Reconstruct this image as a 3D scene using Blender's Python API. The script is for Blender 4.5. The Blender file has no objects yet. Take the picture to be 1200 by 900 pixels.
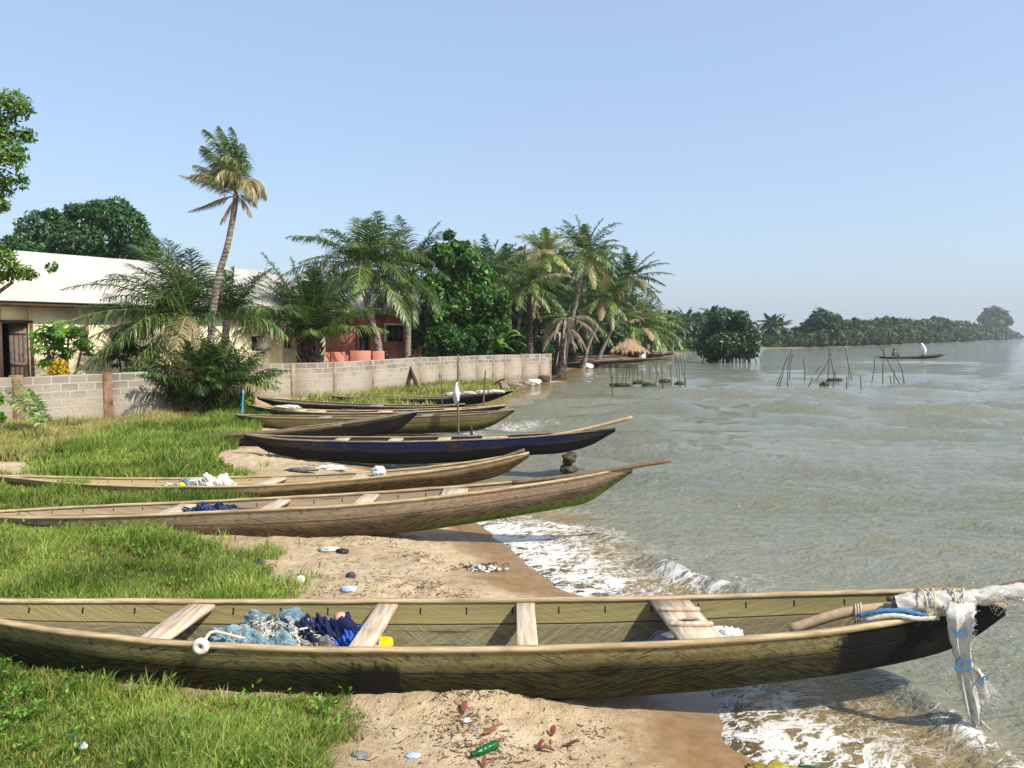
import bpy, math, random
import numpy as np
from mathutils import Vector, Matrix
R = math.radians
rng = np.random.default_rng(7)
random.seed(7)
SC = bpy.context.scene
COL = SC.collection

# ------------------------------------------------------------------ camera
HC = 2.55                                   # eye height above the lagoon
TH = math.atan(56/900)                      # pitch down
F = 900.0
cam_d = bpy.data.cameras.new('camera'); cam = bpy.data.objects.new('camera', cam_d); COL.objects.link(cam)
cam_d.sensor_width = 36; cam_d.lens = 27; cam_d.clip_end = 9000; cam_d.clip_start = 0.05
cam.location = (0, 0, HC); cam.rotation_euler = (R(90)-TH, 0, 0)
SC.camera = cam

def slope(py):                              # rise per metre forward of the line of sight through row py
    return math.tan(math.atan((450-py)/F)-TH)
def P(px, py, D):                           # point at forward distance D seen at (px, py)
    z = HC + D*slope(py)
    zc = D*math.cos(TH) + (HC-z)*math.sin(TH)
    return np.array([(px-600)/F*zc, D, z])
def G(px, py, z=0.0):                       # point on level z seen at (px, py)
    D = (z-HC)/slope(py)
    return P(px, py, D)

# ------------------------------------------------------------------ objects
def link(o, parent=None):
    COL.objects.link(o)
    if parent is not None: o.parent = parent
    return o
def tag(o, label=None, cat=None, group=None, kind=None):
    if label: o['label'] = label
    if cat: o['category'] = cat
    if group: o['group'] = group
    if kind: o['kind'] = kind
    return o
def thing(name, label, cat, loc=(0, 0, 0), group=None):
    o = bpy.data.objects.new(name, None); o.empty_display_size = .2
    o.location = [float(v) for v in loc]; link(o)
    return tag(o, label, cat, group)

def fast_mesh(name, V, quads=None, tris=None, mat=None, parent=None, smooth=False, attrs=None, uv=None, org=None, facemat=None):
    """one mesh object from numpy arrays; V in world coordinates, org is subtracted (origin of the parent)"""
    V = np.asarray(V, np.float32).reshape(-1, 3)
    if org is not None: V = V-np.asarray(org, np.float32)
    me = bpy.data.meshes.new(name)
    q = np.zeros((0, 4), np.int32) if quads is None or len(quads) == 0 else np.asarray(quads, np.int32).reshape(-1, 4)
    t = np.zeros((0, 3), np.int32) if tris is None or len(tris) == 0 else np.asarray(tris, np.int32).reshape(-1, 3)
    loops = np.concatenate([q.ravel(), t.ravel()])
    starts = np.concatenate([np.arange(len(q))*4, len(q)*4+np.arange(len(t))*3]).astype(np.int32)
    me.vertices.add(len(V)); me.vertices.foreach_set('co', V.ravel())
    me.loops.add(len(loops)); me.loops.foreach_set('vertex_index', loops.astype(np.int32))
    me.polygons.add(len(starts)); me.polygons.foreach_set('loop_start', starts)
    if smooth: me.polygons.foreach_set('use_smooth', np.ones(len(starts), bool))
    for k, a in (attrs or {}).items():
        at = me.attributes.new(k, 'FLOAT', 'POINT'); at.data.foreach_set('value', np.asarray(a, np.float32).ravel())
    if uv is not None:
        u = me.uv_layers.new(name='UVMap'); u.data.foreach_set('uv', np.asarray(uv, np.float32)[loops].ravel())
    for m in (mat if isinstance(mat, (list, tuple)) else [mat]):
        if m is not None: me.materials.append(m)
    if facemat is not None: me.polygons.foreach_set('material_index', np.asarray(facemat, np.int32))
    me.update(calc_edges=True); me.validate()
    o = bpy.data.objects.new(name, me)
    return link(o, parent)

class MB:
    """collects simple solids; build() links them as one mesh object"""
    def __init__(s): s.V = []; s.Q = []; s.T = []; s.n = 0
    def add(s, V, Q=(), T=()):
        V = np.asarray(V, float).reshape(-1, 3); s.V.append(V)
        if len(Q): s.Q.append(np.asarray(Q, int).reshape(-1, 4)+s.n)
        if len(T): s.T.append(np.asarray(T, int).reshape(-1, 3)+s.n)
        s.n += len(V); return s
    def box(s, c, size, ax=(1, 0, 0), up=(0, 0, 1)):
        a = np.array(ax, float); a /= np.linalg.norm(a)
        u = np.array(up, float); u -= a*(u@a); u /= np.linalg.norm(u); b = np.cross(u, a)
        h = np.array(size, float)/2
        V = [np.array(c, float)+a*h[0]*i+b*h[1]*j+u*h[2]*k for k in (-1, 1) for j in (-1, 1) for i in (-1, 1)]
        return s.add(V, [(0, 2, 3, 1), (4, 5, 7, 6), (0, 1, 5, 4), (2, 6, 7, 3), (0, 4, 6, 2), (1, 3, 7, 5)])
    def tube(s, pts, r, n=6, caps=True):
        pts = np.asarray(pts, float); m = len(pts); r = np.broadcast_to(np.asarray(r, float), (m,))
        T = np.gradient(pts, axis=0); T /= np.linalg.norm(T, axis=1)[:, None]+1e-9
        ref = np.array([0, 0, 1.]) if abs(T[:, 2]).mean() < .8 else np.array([1., 0, 0])
        A = np.cross(T, ref); A /= np.linalg.norm(A, axis=1)[:, None]+1e-9; B = np.cross(A, T)
        an = np.linspace(0, 2*np.pi, n, endpoint=False)
        V = (pts[:, None]+r[:, None, None]*(np.cos(an)[None, :, None]*A[:, None]+np.sin(an)[None, :, None]*B[:, None])).reshape(-1, 3)
        Q = [(i*n+j, i*n+(j+1) % n, (i+1)*n+(j+1) % n, (i+1)*n+j) for i in range(m-1) for j in range(n)]
        Tt = []
        if caps:
            V = np.vstack([V, pts[0], pts[-1]]); k = m*n
            for j in range(n):
                Tt += [(k, (j+1) % n, j), (k+1, (m-1)*n+j, (m-1)*n+(j+1) % n)]
        return s.add(V, Q, Tt)
    def grid(s, V, nu, nv, flip=False):
        Q = [(i*nv+j, (i+1)*nv+j, (i+1)*nv+j+1, i*nv+j+1) for i in range(nu-1) for j in range(nv-1)]
        if flip: Q = [q[::-1] for q in Q]
        return s.add(V, Q)
    def build(s, name, mat, parent=None, smooth=False, org=None, **k):
        return fast_mesh(name, np.vstack(s.V), np.vstack(s.Q) if s.Q else None, np.vstack(s.T) if s.T else None, mat, parent, smooth, org=org, **k)

def bevel(o, w=.006, seg=2):
    m = o.modifiers.new('bevel', 'BEVEL'); m.width = w; m.segments = seg; m.limit_method = 'ANGLE'
    return o

# value noise in numpy ------------------------------------------------------
_perm = np.random.default_rng(3).random((256, 256))
def vnoise(x, y):
    x = np.asarray(x, float); y = np.asarray(y, float)
    xi = np.floor(x).astype(int); yi = np.floor(y).astype(int); fx = x-xi; fy = y-yi
    fx = fx*fx*(3-2*fx); fy = fy*fy*(3-2*fy); g = lambda a, b: _perm[a & 255, b & 255]
    return (g(xi, yi)*(1-fx)+g(xi+1, yi)*fx)*(1-fy)+(g(xi, yi+1)*(1-fx)+g(xi+1, yi+1)*fx)*fy
def fbm(x, y, o=4):
    s = 0; a = .5
    for k in range(o): s = s+a*(vnoise(x*2**k+17*k, y*2**k+9*k)-.5); a *= .5
    return s
def sstep(a, b, x):
    t = np.clip((x-a)/(b-a), 0, 1); return t*t*(3-2*t)
def icosphere(sub=2):
    t = (1+5**.5)/2
    v = [(-1, t, 0), (1, t, 0), (-1, -t, 0), (1, -t, 0), (0, -1, t), (0, 1, t), (0, -1, -t), (0, 1, -t), (t, 0, -1), (t, 0, 1), (-t, 0, -1), (-t, 0, 1)]
    f = [(0, 11, 5), (0, 5, 1), (0, 1, 7), (0, 7, 10), (0, 10, 11), (1, 5, 9), (5, 11, 4), (11, 10, 2), (10, 7, 6), (7, 1, 8), (3, 9, 4), (3, 4, 2), (3, 2, 6), (3, 6, 8), (3, 8, 9), (4, 9, 5), (2, 4, 11), (6, 2, 10), (8, 6, 7), (9, 8, 1)]
    v = [np.array(a, float)/np.linalg.norm(a) for a in v]
    for _ in range(sub):
        mid = {}; nf = []
        def m(a, b):
            k = (min(a, b), max(a, b))
            if k not in mid:
                p = v[a]+v[b]; v.append(p/np.linalg.norm(p)); mid[k] = len(v)-1
            return mid[k]
        for a, b, c in f:
            x, y, z = m(a, b), m(b, c), m(c, a); nf += [(a, x, z), (b, y, x), (c, z, y), (x, y, z)]
        f = nf
    return np.array(v), np.array(f)
def blob(mb, c, rad, sub=2, rough=.15, seed=0, flat=0):
    V, T = icosphere(sub); r = np.random.default_rng(seed)
    n = np.ones(len(V))
    for k in range(5):
        d = r.normal(size=3)*r.uniform(1.5, 4); n += rough*np.sin(V@d+r.uniform(0, 6))*.5
    W = V*n[:, None]*np.array(rad)
    if flat: W[:, 2] = np.maximum(W[:, 2], -flat)
    mb.add(W+np.array(c), T=T); return mb

def crumple(mb, c, rad, seed=0, sub=3, amp=.3):
    """creased sheet-like lump: folds with sharp ridges"""
    V, T = icosphere(sub); r = np.random.default_rng(seed); n = np.full(len(V), .8)
    for k in range(9):
        d = nrm0(r.normal(size=3))*r.uniform(2, 7); n += amp*(.42/(1+.25*k))*(np.abs(np.sin(V@d+r.uniform(0, 6)))-.55)
    n *= r.uniform(.9, 1.1, len(V)); W = V*n[:, None]*np.array(rad)
    W[:, 2] = np.maximum(W[:, 2], -rad[2]*.35); mb.add(W+np.array(c), T=T); return mb
def nrm0(a): return a/np.linalg.norm(a)
# ------------------------------------------------------------------ materials
def lin(c):
    return tuple(((v/255)/12.92 if v/255 <= .04045 else ((v/255+.055)/1.055)**2.4) for v in c)+(1.,)
class NT:
    def __init__(s, name):
        s.m = bpy.data.materials.new(name); s.m.use_nodes = True; s.t = s.m.node_tree; s.t.nodes.clear()
        s.out = s.t.nodes.new('ShaderNodeOutputMaterial')
    def n(s, typ, props=None, out=0, **ins):
        nd = s.t.nodes.new('ShaderNode'+typ)
        for k, v in (props or {}).items(): setattr(nd, k, v)
        for k, v in ins.items():
            key = int(k[1:]) if k[0] == 'i' and k[1:].isdigit() else k.replace('_', ' ')
            sk = nd.inputs[key]
            if isinstance(v, bpy.types.NodeSocket): s.t.links.new(v, sk)
            else: sk.default_value = v
        return nd.outputs[out]
    def attr(s, name): return s.n('Attribute', {'attribute_name': name}, out=2)
    def obj(s): return s.n('TexCoord', out=3)
    def pos(s): return s.n('NewGeometry', out=0)
    def uv(s): return s.n('TexCoord', out=2)
    def map(s, v, scale=(1, 1, 1), rot=(0, 0, 0), loc=(0, 0, 0)):
        return s.n('Mapping', i0=v, i1=loc, i2=rot, i3=scale)
    def rmap(s, v, rot, scale): return s.map(s.map(v, (1, 1, 1), (0, 0, R(rot))), scale)      # turn first, stretch after
    def noise(s, v, scale=5, detail=4, rough=.55, dist=0., out=0):
        return s.n('TexNoise', out=out, Vector=v, Scale=scale, Detail=detail, Roughness=rough, Distortion=dist)
    def math(s, op, a, b=0., clamp=False): return s.n('Math', {'operation': op, 'use_clamp': clamp}, i0=a, i1=b)
    def ss(s, v, a, b, lo=0., hi=1.):
        return s.n('MapRange', {'interpolation_type': 'SMOOTHSTEP'}, i0=v, i1=a, i2=b, i3=lo, i4=hi)
    def lr(s, v, a, b, lo=0., hi=1.): return s.n('MapRange', i0=v, i1=a, i2=b, i3=lo, i4=hi)
    def mix(s, f, a, b, mode='MIX'):
        nd = s.t.nodes.new('ShaderNodeMix'); nd.data_type = 'RGBA'; nd.blend_type = mode
        for sk, v in ((nd.inputs[0], f), (nd.inputs[6], a), (nd.inputs[7], b)):
            if isinstance(v, bpy.types.NodeSocket): s.t.links.new(v, sk)
            else: sk.default_value = v
        return nd.outputs[2]
    def ramp(s, v, stops):
        nd = s.t.nodes.new('ShaderNodeValToRGB'); s.t.links.new(v, nd.inputs[0]); e = nd.color_ramp.elements
        while len(e) < len(stops): e.new(.5)
        for el, (p, c) in zip(e, stops): el.position = p; el.color = c
        return nd.outputs[0]
    def bump(s, h, strength=.3, dist=.02, normal=None):
        k = dict(Strength=strength, Distance=dist, Height=h)
        if normal is not None: k['Normal'] = normal
        return s.n('Bump', **k)
    def pbsdf(s, col, rough=.7, normal=None, **k):
        a = dict(Base_Color=col, Roughness=rough, **k)
        if normal is not None: a['Normal'] = normal
        return s.n('BsdfPrincipled', **a)
    def surf(s, sh): s.t.links.new(sh, s.out.inputs[0]); return s.m
def C(r, g, b): return lin((r, g, b))
def simple(name, c, rough=.7, var=.25, scale=8, bump=.2, spec=.3, c2=None):
    m = NT(name); o = m.obj(); n = m.noise(o, scale, 5, .6)
    d = c2 or tuple(x*(1-var) for x in c[:3])+(1,)
    l = c if c2 else tuple(min(1, x*(1+var)) for x in c[:3])+(1,)
    col = m.ramp(n, [(.3, d), (.7, l)])
    return m.surf(m.pbsdf(col, rough, m.bump(m.noise(o, scale*4, 4), bump, .01), Specular_IOR_Level=spec))
def foliage(name, dark, mid, light, dry, trans=.35, rough=.5, spec=.35):
    """leaf material: attribute 'tint' 0..1 picks dark to light, 'dry' turns it brown"""
    m = NT(name); t = m.attr('tint'); d = m.attr('dry')
    col = m.ramp(t, [(0., dark), (.5, mid), (1., light)])
    col = m.mix(d, col, dry)
    b = m.pbsdf(col, rough, Specular_IOR_Level=spec)
    tr = m.n('BsdfTranslucent', Color=m.mix(.5, col, m.mix(1., col, C(225, 240, 90), 'MULTIPLY')))
    return m.surf(m.n('MixShader', i0=trans, i1=b, i2=tr))
# ------------------------------------------------------------------ light and sky
SUN = Vector((.8, -.5, 1.0)).normalized()               # towards the sun
el = math.asin(SUN.z); az = math.atan2(SUN.x, SUN.y)
w = bpy.data.worlds.new('World'); SC.world = w; w.use_nodes = True
nt = w.node_tree; nt.nodes.clear()
sky = nt.nodes.new('ShaderNodeTexSky'); sky.sky_type = 'NISHITA'; sky.sun_disc = False
sky.sun_elevation = el; sky.sun_rotation = az; sky.air_density = 1.12; sky.dust_density = 2.0; sky.ozone_density = 1.9; sky.altitude = 0
bg = nt.nodes.new('ShaderNodeBackground'); bg.inputs[1].default_value = .15
wo = nt.nodes.new('ShaderNodeOutputWorld'); hz_ = nt.nodes.new('ShaderNodeMix'); hz_.data_type = 'RGBA'; hz_.inputs[0].default_value = .58; hz_.inputs[7].default_value = (1.75, 2.32, 3.3, 1)   # even milky light of the humid air
nt.links.new(sky.outputs[0], hz_.inputs[6]); nt.links.new(hz_.outputs[2], bg.inputs[0]); nt.links.new(bg.outputs[0], wo.inputs[0])
sl = bpy.data.lights.new('sun', 'SUN'); sl.energy = 3.7; sl.angle = R(.53); sl.color = (1, .95, .86)
so = bpy.data.objects.new('sun', sl); link(so); so.rotation_euler = SUN.to_track_quat('Z', 'Y').to_euler(); so.location = (20, -10, 40)
SC.view_settings.view_transform = 'Standard'; SC.view_settings.look = 'None'; SC.view_settings.gamma = 1
SC.view_settings.exposure = .72; SC.view_settings.use_curve_mapping = False

# ------------------------------------------------------------------ shoreline
SHORE = [(9, -40), (4.5, -8), (2.9, 0), (2.2, 3.2)]
SHORE += [tuple(G(a, b)[:2]) for a, b in ((905, 900), (862, 862), (832, 830), (772, 775), (690, 703), (655, 686), (622, 660), (597, 637), (567, 615), (520, 585), (470, 556), (452, 540),
          (432, 517), (424, 500), (452, 489), (520, 477), (590, 461.5), (632, 449), (652, 442), (664, 433), (716, 426), (770, 420.5), (800, 413.2), (830, 411), (895, 408.8), (915, 408.2), (980, 407),
          (1067, 403.6), (1150, 399.8), (1193, 397.4))]
SHORE = np.array(SHORE+[(700, 1300), (300, 2400)])
LANDPOLY = np.vstack([SHORE, [(-3000, 2400), (-3000, -40)]])
def inpoly(x, y, poly):
    x = np.asarray(x, float); y = np.asarray(y, float); c = np.zeros(x.shape, bool)
    px, py = np.asarray(poly)[:, 0], np.asarray(poly)[:, 1]; j = len(px)-1
    for i in range(len(px)):
        if py[i] != py[j]:
            c ^= ((py[i] > y) != (py[j] > y)) & (x < (px[j]-px[i])*(y-py[i])/(py[j]-py[i])+px[i])
        j = i
    return c
def segdist(x, y, pl):
    x = np.asarray(x, float); y = np.asarray(y, float); d = np.full(x.shape, 1e9)
    for (ax, ay), (bx, by) in zip(pl[:-1], pl[1:]):
        vx, vy = bx-ax, by-ay; t = np.clip(((x-ax)*vx+(y-ay)*vy)/(vx*vx+vy*vy+1e-9), 0, 1)
        d = np.minimum(d, np.hypot(x-ax-t*vx, y-ay-t*vy))
    return d
def sdist(x, y):                                        # positive on land
    d = segdist(x, y, SHORE)
    return np.where(inpoly(x, y, LANDPOLY), d, -d)
HUMPS = []                                              # (x, y, radius x, radius y, height) small heaps of sand
def hump(px, py, rx, ry, h, z=.16):
    g = G(px, py, z); HUMPS.append((g[0], g[1], rx, ry, h))
hump(555, 826, .55, .16, .09); hump(500, 690, .5, .22, .08); hump(440, 700, .45, .2, .06); hump(498, 655, .22, .2, .08); hump(400, 690, .4, .2, .05)
hump(430, 640, .6, .5, .05); hump(380, 548, .5, .3, .08, .25); hump(350, 556, .9, .4, .05, .25); hump(590, 850, .3, .25, .05)
hump(215, 540, 1.8, 1.2, .16, .3); hump(110, 640, 1.2, .6, .1, .3); hump(690, 702, .1, .1, .0)
def height(x, y):
    d = sdist(x, y)
    wob = fbm(x*.9, y*.9, 3)*.5*np.clip(np.abs(d), .1, 1)
    dd = d+np.where(np.abs(y) < 40, wob*.35, wob)
    near = np.clip((60-y)/40, 0, 1)
    up = .34*(1-np.exp(-np.maximum(dd, 0)/2.6))+.02*np.clip(dd-4, 0, 4)
    z = np.where(dd > 0, up, np.maximum(np.where(dd > -1.2, .12*dd, -.144+.3*(dd+1.2)), -.75+.012*dd))
    z = np.maximum(z, -1.6)
    land = sstep(.15, 1.2, dd)
    z = z+land*near*(fbm(x*3.1, y*3.1, 4)*.05+fbm(x*8+4, y*8, 3)*.045)
    for hx, hy, rx, ry, h in HUMPS:
        q = ((x-hx)/rx)**2+((y-hy)/ry)**2
        z = z+np.where(q < 6, h*np.exp(-q)*(1+1.2*fbm(x*11, y*11, 3)), 0)
    return z
def hz(x, y): return float(height(np.array([float(x)]), np.array([float(y)]))[0])
def ground_at(px, py):                                   # point of the terrain seen at a pixel
    z = .25
    for _ in range(8):
        g = G(px, py, z); z = hz(g[0], g[1])
    return np.array([g[0], g[1], z])

def growth(lo, a, b, hi, step, k):
    mid = np.arange(a, b, step); up = [b]; s = step
    while up[-1] < hi: s *= k; up.append(up[-1]+s)
    dn = [a-step]; s = step
    while dn[-1] > lo: s *= k; dn.append(dn[-1]-s)
    return np.concatenate([dn[::-1], mid, up])
def sheet(xs, ys):
    X, Y = np.meshgrid(xs, ys, indexing='ij'); nx, ny = X.shape
    i = np.arange(nx*ny).reshape(nx, ny)
    Q = np.stack([i[:-1, :-1], i[1:, :-1], i[1:, 1:], i[:-1, 1:]], -1).reshape(-1, 4)
    return X.ravel(), Y.ravel(), Q

# grass areas, as ground polygons
def gpoly(pts, z=.28): return np.array([G(a, b, z)[:2] for a, b in pts])
GRASS = {
 'front':  gpoly([(-260, 930), (-200, 775), (0, 772), (120, 792), (300, 812), (385, 822), (415, 842), (392, 872), (372, 905), (360, 960), (100, 1000)]),
 'middle': gpoly([(-160, 720), (-140, 612), (0, 606), (160, 622), (262, 640), (300, 646), (318, 668), (352, 688), (345, 706), (330, 730), (-100, 740)]),
 'strip':  gpoly([(-160, 612), (-140, 566), (0, 566), (120, 574), (262, 578), (288, 583), (280, 600), (100, 606)]),
 'bank':   gpoly([(30, 560), (90, 523), (160, 505), (215, 497), (258, 484), (290, 478), (318, 487), (300, 500), (298, 513), (262, 530), (240, 545), (296, 556), (280, 566), (120, 566)]),
 'dry':    gpoly([(-120, 545), (-60, 505), (0, 504), (90, 500), (200, 490), (240, 488), (150, 508), (70, 530), (40, 548)]),
 'wall':   gpoly([(345, 469), (400, 464), (490, 450), (560, 446), (600, 447), (606, 455), (560, 462), (470, 476), (420, 472)]),
}
def inside(name, x, y):
    return np.clip(.5+np.where(inpoly(x, y, GRASS[name]), 1, -1)*segdist(x, y, np.vstack([GRASS[name], GRASS[name][:1]]))/(.9 if name in ('front', 'middle') else .6), 0, 1)

# ------------------------------------------------------------------ the ground
def ground_material():
    m = NT('sand_and_soil'); p = m.pos(); g = m.attr('grass'); far = m.attr('far')
    n1 = m.noise(p, 1.1, 5, .6); n2 = m.noise(p, 9, 6, .65); n3 = m.noise(p, 60, 3, .6); n4 = m.noise(p, 210, 2, .5)
    dry = m.ramp(m.math('ADD', m.math('MULTIPLY', n1, .5), m.math('MULTIPLY', n2, .5)), [(.32, C(146, 122, 92)), (.52, C(184, 162, 130)), (.68, C(206, 188, 158))])
    grit = m.ss(n3, .6, .72); dry = m.mix(m.math('MULTIPLY', grit, .55), dry, C(92, 70, 48))
    dry = m.mix(m.ss(n4, .62, .7, 0, .6), dry, C(232, 216, 186))
    z = m.n('SeparateXYZ', out=2, i0=p)
    wet = m.math('SUBTRACT', 1., m.ss(m.math('ADD', z, m.math('MULTIPLY', m.math('SUBTRACT', n1, .5), .1)), .045, .115), clamp=True)
    wetc = m.mix(m.ss(n2, .3, .7), C(126, 98, 66), C(146, 118, 84))
    sand = m.mix(wet, dry, wetc)
    soil = m.mix(m.ss(n2, .35, .65), C(74, 66, 34), C(122, 106, 58))
    col = m.mix(m.ss(m.math('ADD', g, m.math('MULTIPLY', m.math('SUBTRACT', n2, .5), .9)), .35, .65), sand, soil)
    farc = m.mix(m.ss(m.noise(p, .12, 5, .6), .4, .6), C(78, 92, 38), C(128, 122, 66))
    col = m.mix(far, col, farc)
    rough = m.lr(wet, 0., 1., .95, .32)
    h = m.math('ADD', m.math('MULTIPLY', n2, 1.), m.math('ADD', m.math('MULTIPLY', n3, .35), m.math('MULTIPLY', n4, .12)))
    b = m.bump(h, m.lr(wet, 0., 1., .9, .12), .05)
    return m.surf(m.pbsdf(col, rough, b, Specular_IOR_Level=.35))
gx = growth(-900, -5, 3.2, 1500, .045, 1.07); gy = growth(-40, 3.3, 12, 2200, .045, 1.045)
X, Y, Q = sheet(gx, gy)
Z = height(X, Y)
gm = np.zeros(len(X))
for k in GRASS: gm = np.maximum(gm, inside(k, X, Y))
d0 = sdist(X, Y)
gm = np.maximum(gm, sstep(12, 16, d0)*.9*(Y < 70))
farm = sstep(55, 80, Y)*(d0 > .3)
fast_mesh('ground', np.stack([X, Y, Z], 1), Q, None, ground_material(), smooth=True, attrs={'grass': gm, 'far': farm})['kind'] = 'structure'

# ------------------------------------------------------------------ the lagoon
WAVES = []
_r = np.random.default_rng(11)
for lam, amp, n in ((7.5, .042, 4), (3.6, .14, 6), (1.9, .07, 9), (1.0, .034, 10), (.55, .014, 10)):
    for k in range(n):
        a = R(-104)+_r.normal()*.34; L = lam*_r.uniform(.75, 1.3)        # running towards the beach, right to left and towards the camera
        WAVES.append((math.cos(a)*6.283/L, math.sin(a)*6.283/L, amp*_r.uniform(.6, 1.2)/n**.5*1.5, _r.uniform(0, 6.28), L))
def wave(x, y, d, cell):
    sea = -d; z = np.zeros_like(x)
    for kx, ky, a, ph, L in WAVES:
        c = np.sin(kx*x+ky*y+ph); c = 1-2*np.abs(c)**1.0 if L < 1.2 else (1-np.abs(np.sin((kx*x+ky*y+ph)/2)))*2-1
        z += a*c*sstep(3.2, 6.5, L/np.maximum(cell, 1e-3))
    patch = .3+1.15*sstep(.1, .9, vnoise(x*.16, y*.09))
    z *= patch*sstep(.2, 3.0, sea)*(.35+.65*sstep(0, 5, sea))
    br = 0
    for pts, hgt, wd in BREAK:
        dd = segdist(x, y, pts); br = np.maximum(br, hgt*np.exp(-(dd/wd)**2)*(.6+.8*vnoise(x*2.2, y*2.2)))
    return z+br
def wpoly(pts): return np.array([G(a, b, .05)[:2] for a, b in pts])
BREAK = [(wpoly([(762, 655), (800, 672), (850, 690), (905, 703)]), .13, .17), (wpoly([(985, 770), (1060, 800), (1130, 850), (1200, 905), (1290, 960)]), .085, .17),
         (wpoly([(640, 610), (700, 622), (760, 640)]), .03, .12), (wpoly([(548, 497), (570, 503), (612, 506)]), .05, .2)]
CRESTFOAM = [(wpoly([(778, 667), (800, 678), (838, 690)]), .11, .8), (wpoly([(1110, 838), (1160, 870), (1215, 905)]), .10, .55), (wpoly([(545, 493), (562, 499), (600, 503)]), .28, .55),
             (wpoly([(520, 490), (590, 490), (640, 484)]), .5, .3), (wpoly([(600, 636), (640, 630)]), .1, .4), (wpoly([(632, 447), (646, 446)]), .6, .7), (wpoly([(815, 800), (850, 822), (880, 812)]), .12, .45)]
wx = growth(-12, -2.5, 5.5, 1500, .045, 1.035); wy = growth(-10, 3.4, 11.5, 2200, .045, 1.022)
X, Y, Q = sheet(wx, wy)
d = sdist(X, Y)
run = .05*fbm(X*1.5, Y*1.5, 3)+.03*fbm(X*4, Y*4, 2)
cellx = np.gradient(wx)[np.searchsorted(wx, X).clip(0, len(wx)-1)]; celly = np.gradient(wy)[np.searchsorted(wy, Y).clip(0, len(wy)-1)]
Z = wave(X, Y, d, np.maximum(cellx*.6, celly))+run*(1-sstep(.2, 1.6, np.abs(d)))*(Y < 20)
depth = Z-height(X, Y)
sea = -d
width = np.where(Y < 5.9, 1.0, np.where(Y < 13, 1.45, .8))*(.75+.6*vnoise(X*.8, Y*.8))
foam = (1-sstep(.1, 1., sea/width))*(Y < 16)*(.75+.25*(Y < 13))
foam = np.maximum(foam*.9, .22*(1-sstep(.0, 2.0, sea/width))*(Y < 13))*(.25+1.1*sstep(.25, .75, vnoise(X*1.1+3, Y*1.6)))
lip = np.exp(-(np.maximum(depth, 0)/.013)**2)*.9*((Y < 12)|(Y > 40))
foam = np.maximum(foam, lip*(.6+.5*vnoise(X*2, Y*2)))
for pts, wd, s in CRESTFOAM:
    foam = np.maximum(foam, s*np.exp(-(segdist(X, Y, pts)/wd)**2))
foam *= (sea > -.8)
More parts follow.
